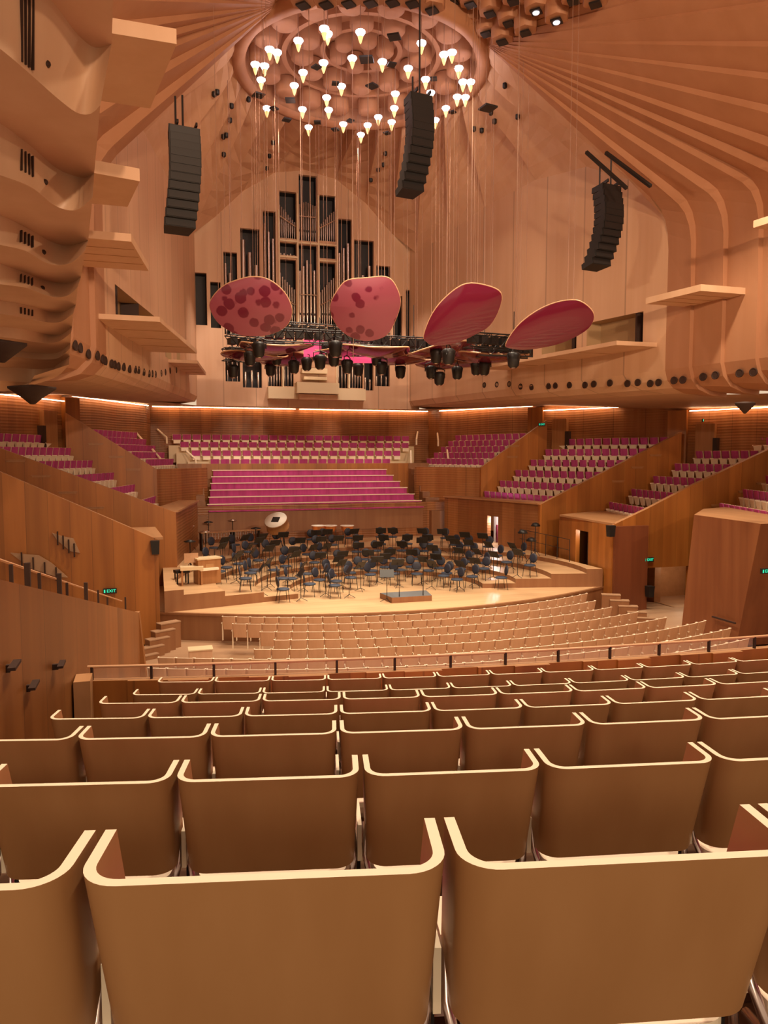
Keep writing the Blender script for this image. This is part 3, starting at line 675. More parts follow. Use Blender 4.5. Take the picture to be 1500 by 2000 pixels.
for i, (px, py, z) in enumerate(((418,182,17),(424,178,17),(485,192,17.4),(449,233,16.6),(442,262,16.2),(437,300,15.6),(452,205,17),(940,253,16),(985,165,17.5),(965,235,16.3),(958,218,16.6),(925,250,16.2),(1010,226,15.8),(752,298,20.6),(748,320,20),(738,330,19.8),(724,350,19),(533,277,19.6),(526,303,19),(521,327,18.4),(436,265,16.4),(836,245,18.4))):
    c = on_ceiling(px, py, WZ(px, py, z)) + Vector((0, -.05, -.02)); mb = MB().lathe(c, [(.06, -.16), (.10, -.12), (.10, .04)], 8)
    tag(mb.build('ceiling_spotlight', M['black']), '%s tiny black downlight poking from the sloping ribs behind the crown' % ordn(i), 'downlight', 'tiny downlights in the ribs behind the crown')

# ================================================================ LOWER HALL: timber walls, soffit, light strips
OUT = [(0, 46.5, 8.15), (8.8, 46.5, 8.15), (9.0, 45.0, 8.15), (12.5, 38.8, 8.05), (12.7, 38.2, 8.05), (16.4, 31.9, 7.55), (16.9, 31.2, 7.55), (19.6, 24.6, 7.35), (20.5, 20, 7.3), (21, 8, 7.3)]
for sx, nm in ((1, 'wall_right_lower'), (-1, 'wall_left_lower')):
    mb = MB()
    for a, b in zip(OUT, OUT[1:]):
        mb.quad((sx * a[0], a[1], -1), (sx * b[0], b[1], -1), (sx * b[0], b[1], b[2]), (sx * a[0], a[1], a[2]))
    struct(mb.build(nm, M['brushw']))
    mb = MB(); ins = []           # soffit between the crown foot and the outer walls
    for a in OUT:
        if a[1] >= 43: p = (min(a[0], 6.3), 43.0, 8.0)
        else: p = (wx(a[1]) + 1.6 if a[1] > 20 else a[0] - 3.5, a[1], 7.55 + .45 * max(0, min(1, (a[1] - 24) / 19)))
        ins.append(p)
    if sx < 0:
        for i, (a, p) in enumerate(zip(OUT, ins)):
            if a[1] < 20: ins[i] = (16, a[1], 7.4)
    for a, b, p, q2 in zip(OUT, OUT[1:], ins, ins[1:]):
        mb.quad(*[(sx * v[0], v[1], v[2]) for v in (a, b, q2, p)])
    struct(mb.build('ceiling_soffit', M['birch']))
    for i, (a, b) in enumerate(((OUT[0], OUT[1]), (OUT[2], OUT[3]), (OUT[4], OUT[5]), (OUT[6], OUT[7]), (OUT[7], OUT[8]))):
        if i == 4 and sx < 0: continue
        A, B = Vector((sx * a[0], a[1], a[2])), Vector((sx * b[0], b[1], b[2])); inn = Vector((-sx * .16, -.14, -.05)) if i else Vector((0, -.2, -.05))
        A += inn; B += inn; dv = (B - A); mb = MB()
        ang = math.atan2(dv.y, dv.x); mb.box((A + B) / 2, (dv.length * .97, .06, .035), rz=ang)
        o = mb.build('light_strip', M['strip'])
        where = ('behind the choir seats', 'over the organ-end box', 'over the middle tier of box seats', 'over the near tier of box seats', 'at the frame edge above the tiers')[i]
        tag(o, 'glowing light strip %s, %s' % (where, 'fin wall side' if sx > 0 else 'curved bulkhead side'), 'light strip', 'glowing strips under the crown foot')
    for i, (x, y, z) in enumerate(((12.45, 38.5, 8.05), (16.55, 31.5, 7.55))):   # pilasters with a dark doorway beside them
        r = struct(MB().box((sx * x, y, z / 2 - .3), (.9, .5, z + .4), rz=-sx * .9).build('wall_pilaster', M['brush']))
        c = Vector((sx * (x + .75 - i * .2), y - 1.35, z - 1.35))
        dr = empty('door_recess', c, -sx * 1.05); dr['kind'] = 'structure'; dr.name = 'door_%d' % (3 + i + (2 if sx > 0 else 0))
        MB().box((0, 0, -.4), (.9, .3, 1.9)).build('door_leaf', M['amber'], dr); MB().box((.5 * sx, -.02, -.75), (.22, .32, 1.2)).build('door_gap', M['dark'], dr)
# choir door frames and rear wall details
struct(MB().box((0, 39.2, .9), (17.4, .3, 3.4)).build('wall_choir_front', M['brushw']))
mb = MB().prism([(-22, 2), (22, 2), (22, 47), (-22, 47)], -1.3, -1.0); struct(mb.build('floor', M['floor']))

# ---------------------------------------------------------------- stage, risers, steps
fr = [(x, 23.2 + .032 * x * x) for x in [-8.6 + 17.2 * i / 20 for i in range(21)]]
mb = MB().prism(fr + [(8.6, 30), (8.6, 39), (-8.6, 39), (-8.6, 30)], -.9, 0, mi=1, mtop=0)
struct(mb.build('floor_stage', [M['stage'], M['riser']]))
lip = [(x, y, 0) for x, y in fr]
mb = MB()
for a, b in zip(lip, lip[1:]): mb.hexa([(a[0], a[1] - .04, -.06), (b[0], b[1] - .04, -.06), (b[0], b[1] + .1, -.06), (a[0], a[1] + .1, -.06)], [(a[0], a[1] - .04, .012), (b[0], b[1] - .04, .012), (b[0], b[1] + .1, .012), (a[0], a[1] + .1, .012)])
struct(mb.build('trim_stage_edge', M['riser']))
PC = Vector((0, 27.4, 0))
LV = [(3.7, .18), (5.0, .36), (6.4, .54), (7.8, .72)]
for i, (rad, z) in enumerate(LV):
    mb = MB(); a0, a1 = R(-14), R(194); n = 44; pts = []
    inner = [(PC.x + rad * 1.02 * math.cos(a0 + (a1 - a0) * k / n), PC.y + rad * .98 * math.sin(a0 + (a1 - a0) * k / n)) for k in range(n + 1)]
    def outp(p):
        v = Vector((p[0] - PC.x, p[1] - PC.y)); s = min(8.35 / max(abs(v.x), .01), (39 - PC.y) / max(v.y, .01) if v.y > 0 else 99); return (PC.x + v.x * s, PC.y + v.y * s)
    for k in range(n):
        a, b = inner[k], inner[k + 1]; c, d = outp(b), outp(a)
        if i < 3:
            sc_ = LV[i + 1][0] / rad
            for nm_, p_ in (('c', b), ('d', a)):
                q_ = (PC.x + (p_[0] - PC.x) * sc_, PC.y + (p_[1] - PC.y) * sc_); o_ = c if nm_ == 'c' else d
                if math.hypot(q_[0] - PC.x, q_[1] - PC.y) < math.hypot(o_[0] - PC.x, o_[1] - PC.y): o_ = q_
                if nm_ == 'c': c = o_
                else: d = o_
        zb = 0 if i == 0 else 0
        mb.quad((*a, z), (*b, z), (*c, z), (*d, z), 0)
        mb.quad((*a, zb), (*b, zb), (*b, z), (*a, z), 1)
        if k == 0: mb.quad((*a, 0), (*d, 0), (*d, z), (*a, z), 1)
        if k == n - 1: mb.quad((*b, 0), (*c, 0), (*c, z), (*b, z), 1)
        mb.quad((*d, 0), (*c, 0), (*c, z), (*d, z), 1)
    nm = ('lowest', 'second', 'third', 'topmost')[i]
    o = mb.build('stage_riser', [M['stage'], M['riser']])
    tag(o, '%s curved wooden riser step around the orchestra floor' % nm, 'stage riser')
def zs_at(x, y):
    r = math.hypot((x - PC.x) / 1.02, (y - PC.y) / .98); a = math.degrees(math.atan2(y - PC.y, x)); z = 0
    if a < -90: a += 360
    if -13 < a < 193:
        for rad, zz in LV:
            if r > rad: z = zz
    return z
# steps from the stage ends to the stalls floor
for sx in (-1, 1):
    r = empty('stage_steps', (sx * 8.0, 23.6, -.9))
    for k in range(5):
        cx_ = sx * ((.25 if sx < 0 else -.1) + .17 * k); cy_ = .55 - .30 * k; h = .84 - .17 * k
        MB().box((cx_, cy_, h / 2 - .02), (.68, .30, h), rz=sx * -.5).build('step', M['riser'], r)
        MB().box((cx_, cy_, h), (.70, .32, .03), rz=sx * -.5).build('tread', M['floor'], r)
    tag(r, 'short timber steps from the stage down to the stalls %s' % ('beside the planked side wall' if sx < 0 else 'beside the exit passage'), 'steps')

# ---------------------------------------------------------------- stalls floor and the raked balcony in front of the camera
CC = Vector((0, 38.0, 0))
def arcpt(rad, ang, z=0): return Vector((CC.x + rad * math.sin(ang), CC.y - rad * math.cos(ang), z))
mb = MB(); NA = 40
def zfloor(rad): return -.9 + .35 * max(0, rad - 17) / 12
rows = [[arcpt(rad, R(-34 + 72 * k / NA), zfloor(rad)) for k in range(NA + 1)] for rad in (12, 15, 18, 21, 24, 27, 31)]
mb.grid(rows)
struct(mb.build('floor_stalls', M['floor']))
# measured rows of the balcony: distance, seat-top height anchor pixel (gap between two seats), limits
FR = [(1.05, 892, 1664, -300), (2.14, 708, 1498, -300), (3.12, 661, 1420, -200), (4.25, 662, 1385, 66), (5.05, 668, 1358, 170), (6.35, 636, 1345, 243), (7.25, 638, 1322, 296)]
rowsinfo = []
for d, px, py, lim in FR:
    p = W(px, py, d); rad = math.hypot(p.x - CC.x, p.y - CC.y); ang = math.asin((p.x - CC.x) / rad); rowsinfo.append((rad, ang, p.z - .03, lim))
SH = .86
mb = MB(); prev = rowsinfo[0][0] + 2.6
edges = []
for i, (rad, ang, zt, lim) in enumerate(rowsinfo):
    z = zt - SH; r_in = rad - .62
    a0, a1 = R(-19.5), R(22)
    n = 30; A = [arcpt(prev, a0 + (a1 - a0) * k / n, z) for k in range(n + 1)]; B = [arcpt(r_in, a0 + (a1 - a0) * k / n, z) for k in range(n + 1)]
    mb.grid([A, B])
    zn = (rowsinfo[i + 1][2] - SH) if i < 6 else 0
    mb.grid([B, [Vector((v.x, v.y, zn)) for v in B]]); prev = r_in
struct(mb.build('floor_balcony', M['carpet']))
# balcony parapet with fluted timber, glass rail
CP = Vector((0, 49.3, 0))
def arcp2(rad, ang, z=0): return Vector((CP.x + rad * math.sin(ang), CP.y - rad * math.cos(ang), z))
PR = 42.0; zt = W(850, 1305, 8.2).z
a0, a1 = math.asin(-9.25 / PR), R(22)
mb = MB(); n = 60
for k in range(n):
    a, b = a0 + (a1 - a0) * k / n, a0 + (a1 - a0) * (k + 1) / n; dd = .03 * (k % 3)
    bo = [arcp2(PR + .03 + dd, a, .6), arcp2(PR + .03 + dd, b, .6), arcp2(PR - .06, b, .6), arcp2(PR - .06, a, .6)]
    mb.hexa(bo, [Vector((v.x, v.y, zt)) for v in bo], 0, 1)
par = empty('balcony_parapet', arcp2(PR, math.asin(-5.5 / PR), .6)); part(mb, 'parapet_wall', [M['brush'], M['ledge']], par)
tag(par, 'long curved timber balcony front with low glass rail beyond the first rows', 'balcony parapet')
rz = zt + .145
def onarc(px):      # angle on the arc under a photo pixel column
    lo, hi = a0 - .05, a1 + .1
    for _ in range(40):
        m_ = (lo + hi) / 2
        if PX(arcp2(PR, m_, zt))[0] < px: lo = m_
        else: hi = m_
    return lo
mb = MB().tube([arcp2(PR, a0 + (a1 - a0) * k / n, rz) for k in range(n + 1)], .016, 8); part(mb, 'handrail', M['petal_edge'], par)
for px in (180, 296, 418, 538, 658, 771, 880, 987, 1090, 1191, 1287, 1384, 1473):
    a = onarc(px); p = arcp2(PR, a, (zt + rz) / 2); part(MB().box(p, (.025, .03, rz - zt), rz=a), 'rail_post', M['dark'], par)
pp = [onarc(px) for px in (180, 296, 418, 538, 658, 771, 880, 987, 1090, 1191, 1287, 1384, 1473)]
for a, b in zip(pp, pp[1:]):
    mb = MB(); a += .0006; b -= .0006
    mb.hexa([arcp2(PR - .004, a, zt), arcp2(PR - .004, b, zt), arcp2(PR + .004, b, zt), arcp2(PR + .004, a, zt)], [arcp2(PR - .004, a, rz), arcp2(PR - .004, b, rz), arcp2(PR + .004, b, rz), arcp2(PR + .004, a, rz)])
    part(mb, 'glass_panel', M['glass'], par)
struct(MB().box((-9.28, 8.15, 1.6), (.16, .3, 2.6)).build('wall_pilaster', M['ledge']))

# ---------------------------------------------------------------- near left planked wall
WL = [(-8.95, 17.2, 0), (-9.12, 14, 0), (-9.25, 11, 0), (-9.38, 8, 0), (-9.5, 5.0, 0)]
def z_for(x, y, line):
    lo, hi = -2, 8
    for _ in range(40):
        m_ = (lo + hi) / 2; q = PX((x, y, m_)); ty = line(q[0])
        if q[1] > ty: lo = m_
        else: hi = m_
    return lo
WL = [(x, y, z_for(x, y, lambda px: 1195 + (px - 265) * .238)) for x, y, z in WL]
WL += [(-10.9, 4.2, WL[4][2] + .2), (-11.4, 1, WL[4][2] + .4)]
mb = MB()
for i, (a, b) in enumerate(zip(WL, WL[1:])):
    for o in (0,):
        mb.quad((a[0], a[1], -1), (b[0], b[1], -1), (*b,), (*a,), 0)
        mb.quad((*a,), (*b,), (b[0] - .7, b[1], b[2]), (a[0] - .7, a[1], a[2]), 1)
        mb.quad((a[0] - .7, a[1], a[2]), (b[0] - .7, b[1], b[2]), (b[0] - .7, b[1], -1), (a[0] - .7, a[1], -1), 0)
a = WL[0]; mb.hexa([(a[0] + .25, a[1] + .15, -1), (a[0] - .7, a[1] + .15, -1), (a[0] - .7, a[1], -1), (a[0] + .22, a[1], -1)], [(a[0] + .02, a[1] + .15, a[2]), (a[0] - .7, a[1] + .15, a[2]), (a[0] - .7, a[1], a[2]), (a[0], a[1], a[2])], 0, 1)
struct(mb.build('wall_left_near', [mat('planked_side_wall', (.29, .105, .022), .45, grain=(.21, .07, .014), gscale=3, planks=1.1), M['ledge']]))
rail = empty('stair_rail', (WL[0][0], WL[0][1], WL[0][2])); mb = MB()
mb.tube([(x - .35, y, z + .28) for x, y, z in WL], .012, 6); part(mb, 'handrail', M['petal_edge'], rail)
nw = Vector((12.2, .55, 0)).normalized() if False else Vector((1, -.55 / 12.2, 0)).normalized()
for i, (px, py, w_, h_) in enumerate(((22, 1125, .03, .2), (54, 1128, .05, .28), (77, 1138, .03, .2), (116, 1145, .05, .3), (131, 1154, .03, .2), (168, 1158, .05, .3), (192, 1168, .03, .26), (210, 1178, .03, .22), (245, 1180, .035, .32))):
    q3 = WP(px, py, Vector((-9.25, 17.2, 0)), nw); part(MB().box(q3, (w_, w_, h_)), 'rail_post', M['dark'], rail)
tag(rail, 'short dark posts with thin handrail on top of the planked side wall', 'stair rail')
for i, (px, py) in enumerate(((12, 1300), (108, 1298), (52, 1339))):
    a = math.atan((px - 750) / F) + YAW; y = 8.0
    for _ in range(20): y = (1.0 + .0 * y) and 8.0
    p = WY(px, py, 4.95)
    for _ in range(30):
        xw = -9.38 - .04 * (8 - p.y); p = WP(px, py, Vector((xw, p.y, 0)), Vector((1, .04, 0)).normalized())
    mb = MB().box((p.x + .05, p.y, p.z), (.05, .22, .02)).box((p.x, p.y, p.z - .02), (.05, .03, .05))
    tag(mb.build('wall_bracket', M['dark']), '%s small dark handrail bracket on the planked side wall' % ordn(i), 'bracket', 'handrail brackets on the planked wall')

# ================================================================ AUDIENCE BOXES
def solidwall(x0, z0, x1, z1, y, th, sx, base=-.9):
    mb = MB(); mb.hexa([(sx * x0, y - th, base), (sx * x1, y - th, base), (sx * x1, y, base), (sx * x0, y, base)], [(sx * x0, y - th, z0), (sx * x1, y - th, z1), (sx * x1, y, z1), (sx * x0, y, z0)], 0, 1)
    return mb
def seatrow_geo(sx, fA, fB, nA, nB, yf, yn, z0, z1, n):
    out = []
    for i in range(n):
        t = i / (n - 1); out.append((Vector((sx * (fA + (fB - fA) * t), yf, z0 + (z1 - z0) * t)), Vector((sx * (nA + (nB - nA) * t), yn, z0 + (z1 - z0) * t))))
    return out
def tiers(rows, root, extend=.5):
    for i, (f, n_) in enumerate(rows):
        nx = rows[i + 1] if i + 1 < len(rows) else None
        d = (rows[1][0] - rows[0][0]); d2 = rows[1][1] - rows[0][1]; d.z = d2.z = 0
        a, b = f - d * .55, n_ - d2 * .55; c, e_ = n_ + d2 * .47, f + d * .47; z = f.z - .78
        mb = MB().prism([(a.x, a.y), (b.x, b.y), (c.x, c.y), (e_.x, e_.y)], z - 1.2, z); part(mb, 'seating_tier', [M['riser']], root)
BOXROWS = []
def boxseat():
    r = empty('box_chair')
    MB().box((0, .06, .60), (.44, .035, .42), M4=Matrix.Rotation(.16, 3, 'X')).build('back_shell', M['cream'], r)
    mb = MB(); mb.box((0, .0, .62), (.38, .05, .36), M4=Matrix.Rotation(.16, 3, 'X')); mb.build('cushion', M['purple'], r)
    mb = MB(); mb.hexa([(-.15, -.12, .10), (.15, -.12, .10), (.15, -.06, .10), (-.15, -.06, .10)], [(-.205, -.17, .43), (.205, -.17, .43), (.205, -.09, .45), (-.205, -.09, .45)]); mb.build('folded_seat', M['edge'], r)
    mb = MB().box((-.235, -.04, .45), (.03, .26, .05)).box((-.235, .02, .22), (.03, .08, .44)); mb.build('armrest', M['edge'], r)
    return r
SEAT0 = [None]
def fill_rows(rows, sx, pitch, desc, grp, vis=True):
    cnt = 0
    for ri, (f, n_) in enumerate(rows):
        v = n_ - f; L = v.length; k = int(L / pitch); u = v / L
        face = Vector((-u.y, u.x, 0)); 
        if face.x * sx > 0 and abs(u.y) > .3: face = -face
        rz_ = math.atan2(face.y, face.x) + math.pi / 2
        for j in range(k):
            p = f + u * (j + .5) * L / k
            q = PX(p)
            if not (-30 < q[0] < 1530): continue
            loc = Vector((p.x, p.y, f.z - .78)); lab = 'magenta seat in %s, %s row up, %s from far end' % (desc, ordn(ri), ordn(j))
            if SEAT0[0] is None:
                s = boxseat(); s.location = loc; s.rotation_euler.z = rz_; tag(s, lab, 'theatre seat', grp); SEAT0[0] = s
            else: dup(SEAT0[0], loc, rz_, lab, grp)
            cnt += 1
    return cnt
total = 0
for sx, side in ((1, 'fin wall side'), (-1, 'bulkhead side')):
    fx = 8.5
    # small box nearest the organ
    b = empty('audience_box', (sx * 8.5, 37.6, -.9))
    w = solidwall(8.5, 4.55, 12.5, 7.2, 37.6, .2, sx); part(w, 'side_wall', [M['brush'], M['ledge']], b)
    mb = MB().prism([(sx * 8.5, 37.6), (sx * 5.9, 41.0), (sx * 6.1, 41.3), (sx * 8.8, 37.8)], -.9, 4.55, mtop=1); part(mb, 'front_wall', [M['brushw'], M['ledge']], b)
    rows = seatrow_geo(sx, 7.6, 9.5, 9.0, 11.6, 43.6, 38.1, 5.0, 6.45, 5); tiers(rows, b)
    tag(b, 'small timber seating box beside the choir next to the organ end, %s' % side, 'seating box')
    total += fill_rows(rows, sx, .5, 'small organ-end box, %s' % side, 'magenta seats of the small box, ' + side)
    # middle box
    fx = 8.5 if sx > 0 else 7.8
    b = empty('audience_box', (sx * fx, 31, -.9))
    w = solidwall(fx, 2.93, 16.2, 6.35, 31.0, .22, sx); part(w, 'side_wall', [M['brush'], M['ledge']], b)
    F0, F1 = Vector((sx * fx, 31.0, 0)), Vector((sx * 6.6, 38.0, 0)); dv = (F1 - F0)
    mb = MB()
    segs = [(0, .385, -.9, 2.93), (.385, .5, 2.15, 2.93), (.5, 1, -.9, 2.93)] if sx > 0 else [(0, 1, -.9, 2.93)]
    for t0, t1, zb, ztp in segs:
        a, c = F0 + dv * t0, F0 + dv * t1; o = Vector((sx * .9, 0, 0)); o2 = Vector((sx * .2, 0, 0))
        mb.hexa([(a.x, a.y, zb), (c.x, c.y, zb), (c.x + o2.x, c.y, zb), (a.x + o2.x, a.y, zb)], [(a.x, a.y, ztp), (c.x, c.y, ztp), (c.x + o2.x, c.y, ztp), (a.x + o2.x, a.y, ztp)])
    part(mb, 'front_wall', [M['brushw'], M['ledge']], b)
    mb = MB().hexa([(F0.x - sx * .1, F0.y - .1, 2.93), (F1.x - sx * .1, F1.y, 2.93), (F1.x + sx * .9, F1.y, 2.93), (F0.x + sx * 1.2, F0.y - .1, 2.93)], [(F0.x - sx * .1, F0.y - .1, 3.0), (F1.x - sx * .1, F1.y, 3.0), (F1.x + sx * .9, F1.y, 3.0), (F0.x + sx * 1.2, F0.y - .1, 3.0)]); part(mb, 'top_ledge', M['ledge'], b)
    rows = seatrow_geo(sx, 8.6, 13.2, 9.6, 15.9, 37.2, 31.3, 3.25, 6.1, 6); tiers(rows, b)
    tag(b, 'tall timber seating box with six stepped rows, middle of %s' % side, 'seating box')
    total += fill_rows(rows, sx, .52, 'middle box, %s' % side, 'magenta seats of the middle box, ' + side)
    # near box
    b = empty('audience_box', (sx * 8.45, 25.1, -.9))
    if sx > 0:
        mb = MB()
        for (x0, x1, zb, za, zc) in ((8.4, 9.95, -.9, 2.5, 3.1), (9.95, 12.05, .75, 3.1, 4.0), (12.05, 17.5, -.9, 4.0, 6.1)):
            mb.hexa([(x0, 24.9, zb), (x1, 24.9, zb), (x1, 25.1, zb), (x0, 25.1, zb)], [(x0, 24.9, za), (x1, 24.9, zc), (x1, 25.1, zc), (x0, 25.1, za)], 0, 1)
        part(mb, 'side_wall', [M['brush'], M['ledge']], b)
        part(MB().box((9.2, 24.82, .78), (1.5, .14, 3.36)), 'corner_face', mat('dark_red_timber', (.20, .06, .022), .45, grain=(.15, .042, .016), gscale=3), b)
        mb = MB().quad((9.0, 27.4, -1), (16, 27.4, -1), (16, 27.4, 1.2), (9.0, 27.4, 1.2)).quad((9.0, 25.12, .8), (16, 25.12, .8), (16, 27.4, 1.1), (9, 27.4, 1.1)).quad((11.6, 25.3, -.98), (11.72, 25.3, -.98), (11.72, 27.4, -.98), (11.6, 27.4, -.98)).box((11.7, 26.9, 0), (.3, 1.0, 2.0)).box((14, 26.2, 0), (.1, 2.2, 2)); part(mb, 'passage_lining', M['ledge'], b)
        light('POINT', (12.7, 25.9, .5), 30, WARM, .15, name='passage_lamp_light')
        mb = MB()
        for (y0, y1, zb) in ((25.1, 26.75, -.9), (26.75, 27.85, 2.05), (27.85, 29.2, -.9)):
            x0, x1 = 8.4 + .3 * (y0 - 25.1) / 4.1, 8.4 + .3 * (y1 - 25.1) / 4.1
            mb.hexa([(x0, y0, zb), (x1, y1, zb), (x1 + .2, y1, zb), (x0 + .2, y0, zb)], [(x0, y0, 2.5), (x1, y1, 2.5), (x1 + .2, y1, 2.5), (x0 + .2, y0, 2.5)])
        mb.hexa([(8.7, 29.2, -.9), (12.2, 31, -.9), (12.2, 31.1, -.9), (8.7, 29.4, -.9)], [(8.7, 29.2, 2.5), (12.2, 31, 2.5), (12.2, 31.1, 2.5), (8.7, 29.4, 2.5)])
        part(mb, 'front_wall', M['brush'], b)
        mb = MB().quad((9.7, 26.2, 0), (9.7, 28.6, 0), (9.7, 28.6, 2.4), (9.7, 26.2, 2.4)); part(mb, 'doorway_lining', M['ledge'], b)
        part(MB().box((8.75, 26.95, 1.02), (.06, .35, 2.0)), 'door_leaf', M['dark'], b)
        light('POINT', (9.1, 27.4, 1.9), 25, WARM, .1, name='doorway_lamp_light')
    else:
        w = solidwall(8.5, 2.5, 17.5, 6.9, 25.1, .22, sx); part(w, 'side_wall', [M['brush'], M['ledge']], b)
        mb = MB().prism([(-8.5, 24.95), (-8.7, 29.2), (-8.9, 29.2), (-8.9, 24.95)], -.9, 2.5, mtop=1); part(mb, 'front_wall', [M['brush'], M['ledge']], b)
    mb = MB().prism([(sx * 8.4, 24.95), (sx * 8.65, 29.3), (sx * 12.2, 31.05), (sx * 10.4, 24.95)] if sx > 0 else [(-8.35, 24.9), (-8.6, 28.6), (-10.9, 28.6), (-9.9, 24.9)], 2.5, 2.58); part(mb, 'top_ledge', M['ledge'], b)
    rows = seatrow_geo(sx, 12.0, 18.0, 10.8, 18.6, 30.5, 25.5, 3.0, 6.0, 6); tiers(rows, b)
    tag(b, 'tall timber seating box closest to the stalls edge of the stage, %s' % side, 'seating box')
    if sx > 0: total += fill_rows(rows, sx, .52, 'near box, %s' % side, 'magenta seats of the near box, ' + side)
b = empty('audience_box', (8.5, 18, -.6))
bot = [(8.6, 18.5, -.7), (8.5, 20.9, -.7), (11.2, 23.6, -.7), (14.6, 24.6, -.7), (15, 18, -.7)]
top_ = [(8.5, 17.6, 3.2), (8.5, 20.45, 3.25), (11.2, 23.2, 3.2), (14.6, 24.5, 3.2), (14.6, 17.4, 3.2)]
part(MB().hexa(bot, top_, 0, 1), 'front_wall', [mat('red_timber_panel', (.26, .095, .035), .45, grain=(.19, .06, .022), gscale=3), M['ledge']], b)
part(MB().box((8.45, 18.9, .05), (.05, 1.0, .05)), 'handrail', M['dark'], b)
rows = seatrow_geo(1, 12.9, 18.5, 10.6, 15.5, 24.3, 18.6, 3.3, 6.0, 6); tiers(rows[:3], b)
tag(b, 'leaning timber seating box cut by the frame edge beside the far stalls rows', 'seating box')
total += fill_rows(rows[:4], 1, .52, 'leaning box at the frame edge', 'magenta seats of the leaning box')
boxes = {}
for o_ in COL.objects:
    if o_.name.startswith('audience_box') and o_.type == 'EMPTY': boxes[(round(o_.location.y), o_.location.x > 0)] = o_
for key, yy, pts in (((38, True), 37.4, [(1003, 872), (1000, 893)]), ((31, True), 30.78, [(1280, 890), (1245, 914), (1207, 941)]), ((25, True), 24.88, [(1490, 945), (1455, 961), (1402, 988)]), ((31, False), 30.78, [(30, 901), (80, 931), (132, 963), (185, 993)]), ((38, False), 37.4, [(187, 868), (227, 893), (260, 918)])):
    for (px, py) in pts:
        c = WY(px, py, yy); part(MB().box(c, (.62, .05, .05)).box(c + Vector((0, -.02, .05)), (.7, .03, .03)), 'step_light_slot', M['amber'], boxes[key])
# lit side door with display, seen in the middle box front
o = MB().box((8.3, 34.6, 1.45), (.1, 2.2, 1.5), rz=.25)
dd_ = empty('side_door', (8.0, 34.2, .72)); part(MB().box((8.35, 34.4, 1.4), (.06, 1.9, 1.5)), 'lit_wall', M['white'], dd_)
part(MB().box((8.2, 34.0, 1.75), (.06, .34, .42)), 'lit_notice', M['screen'], dd_); part(MB().box((8.2, 34.7, 1.2), (.05, .16, .9)), 'red_notice', M['petal'], dd_)
part(MB().tube([(8.15, 34.05, .8), (8.15, 34.05, 1.5)], .05, 8), 'stand', M['black'], dd_)
tag(dd_, 'narrow open stage door with bright white light and pinned notices behind', 'doorway')
light('POINT', (7.95, 34.25, 1.9), 60, (1, .9, .9), .1, name='door_lamp_light')

# exit signs: running figure shape and arrow blocks in green
def exit_sign(p, s, lab, rz=0):
    r = empty('exit_sign', p, rz); MB().box((0, 0, 0), (s * 1.25, .08, s * .5)).build('sign_box', M['black'], r)
    c = bpy.data.curves.new('exit_lettering', 'FONT'); c.body = 'EXIT'; c.size = s * .42; c.align_x = 'CENTER'; c.align_y = 'CENTER'; c.extrude = .004
    t = bpy.data.objects.new('tmp', c); COL.objects.link(t); dg = bpy.context.evaluated_depsgraph_get(); me = bpy.data.meshes.new_from_object(t.evaluated_get(dg)); bpy.data.objects.remove(t)
    me.materials.clear(); me.materials.append(M['green']); o = bpy.data.objects.new('exit_lettering', me); COL.objects.link(o); o.parent = r; o.rotation_euler = (math.pi / 2, 0, 0); o.location = (s * .12, -.05, 0)
    MB().box((-s * .5, -.045, 0), (s * .12, .01, s * .3)).build('running_figure', M['green'], r)
    tag(r, lab, 'exit sign')
exit_sign(WY(1267, 1093, 24.8), .34, 'green EXIT sign over the lit passage beside the leaning box')
exit_sign(WY(1497, 1115, 17.0), .3, 'green EXIT sign cut off by the frame edge')
exit_sign(WY(215, 1154, 24.8), .32, 'green EXIT sign on the dark timber wall above the planked side wall')
exit_sign(WY(1058, 829, 37.2), .32, 'tiny green EXIT sign high beside the middle box door')
exit_sign(WY(1378, 821, 30.5), .3, 'tiny green EXIT sign high beside the near box door')
for p, lab in ((WY(303, 1069, 24.8), 'small black speaker on the corner of the dark timber block'), (WY(1192, 1037, 24.7), 'small black speaker on the corner above the stage door block'), (WY(1268, 1155, 24.6), 'grey-black loudspeaker standing in the lit passage opening')):
    r = empty('wall_speaker', p); MB().hexa([(-.1, -.12, -.22), (.12, -.12, -.22), (.12, .1, -.22), (-.1, .1, -.22)], [(-.14, -.16, .22), (.14, -.16, .22), (.14, .1, .22), (-.14, .1, .22)]).build('speaker_cabinet', M['black'], r); MB().box((0, .12, 0), (.08, .1, .1)).build('bracket', M['chrome'], r)
    tag(r, lab, 'speaker')
# lit openings in the dark left wall
for pts, yy, lab in (([(102, 1041), (119, 1047), (143, 1052), (156, 1080), (138, 1077), (112, 1056)], 24.8, 'small lit slanted opening in the dark timber wall showing a stair rail'), ([(20, 1080), (75, 1085), (100, 1100), (132, 1128), (108, 1126), (60, 1110)], 24.7, 'long lit stair walkway seen above the planked side wall')):
    P = [WY(x, y, yy) for x, y in pts]; r = empty('stair_opening', P[0]); mb = MB(); mb.add(P + [v + Vector((0, .1, 0)) for v in P], [tuple(range(len(P)))] + [(i, (i + 1) % len(P), len(P) + (i + 1) % len(P), len(P) + i) for i in range(len(P))]); part(mb, 'stair_floor', M['floor'], r)
    mb = MB(); a, c = P[0], P[-2]
    for i in range(4):
        m_ = P[0].lerp(P[3], .2 + i * .2); mb.tube([m_ + Vector((0, -.05, -.25)), m_ + Vector((0, -.05, .18))], .025, 6)
    part(mb, 'rail_posts_frame', M['dark'], r); tag(r, lab, 'stair opening')
for i, (px, py) in enumerate(((72, 932), (160, 965), (213, 1000), (22, 900))):
    pass

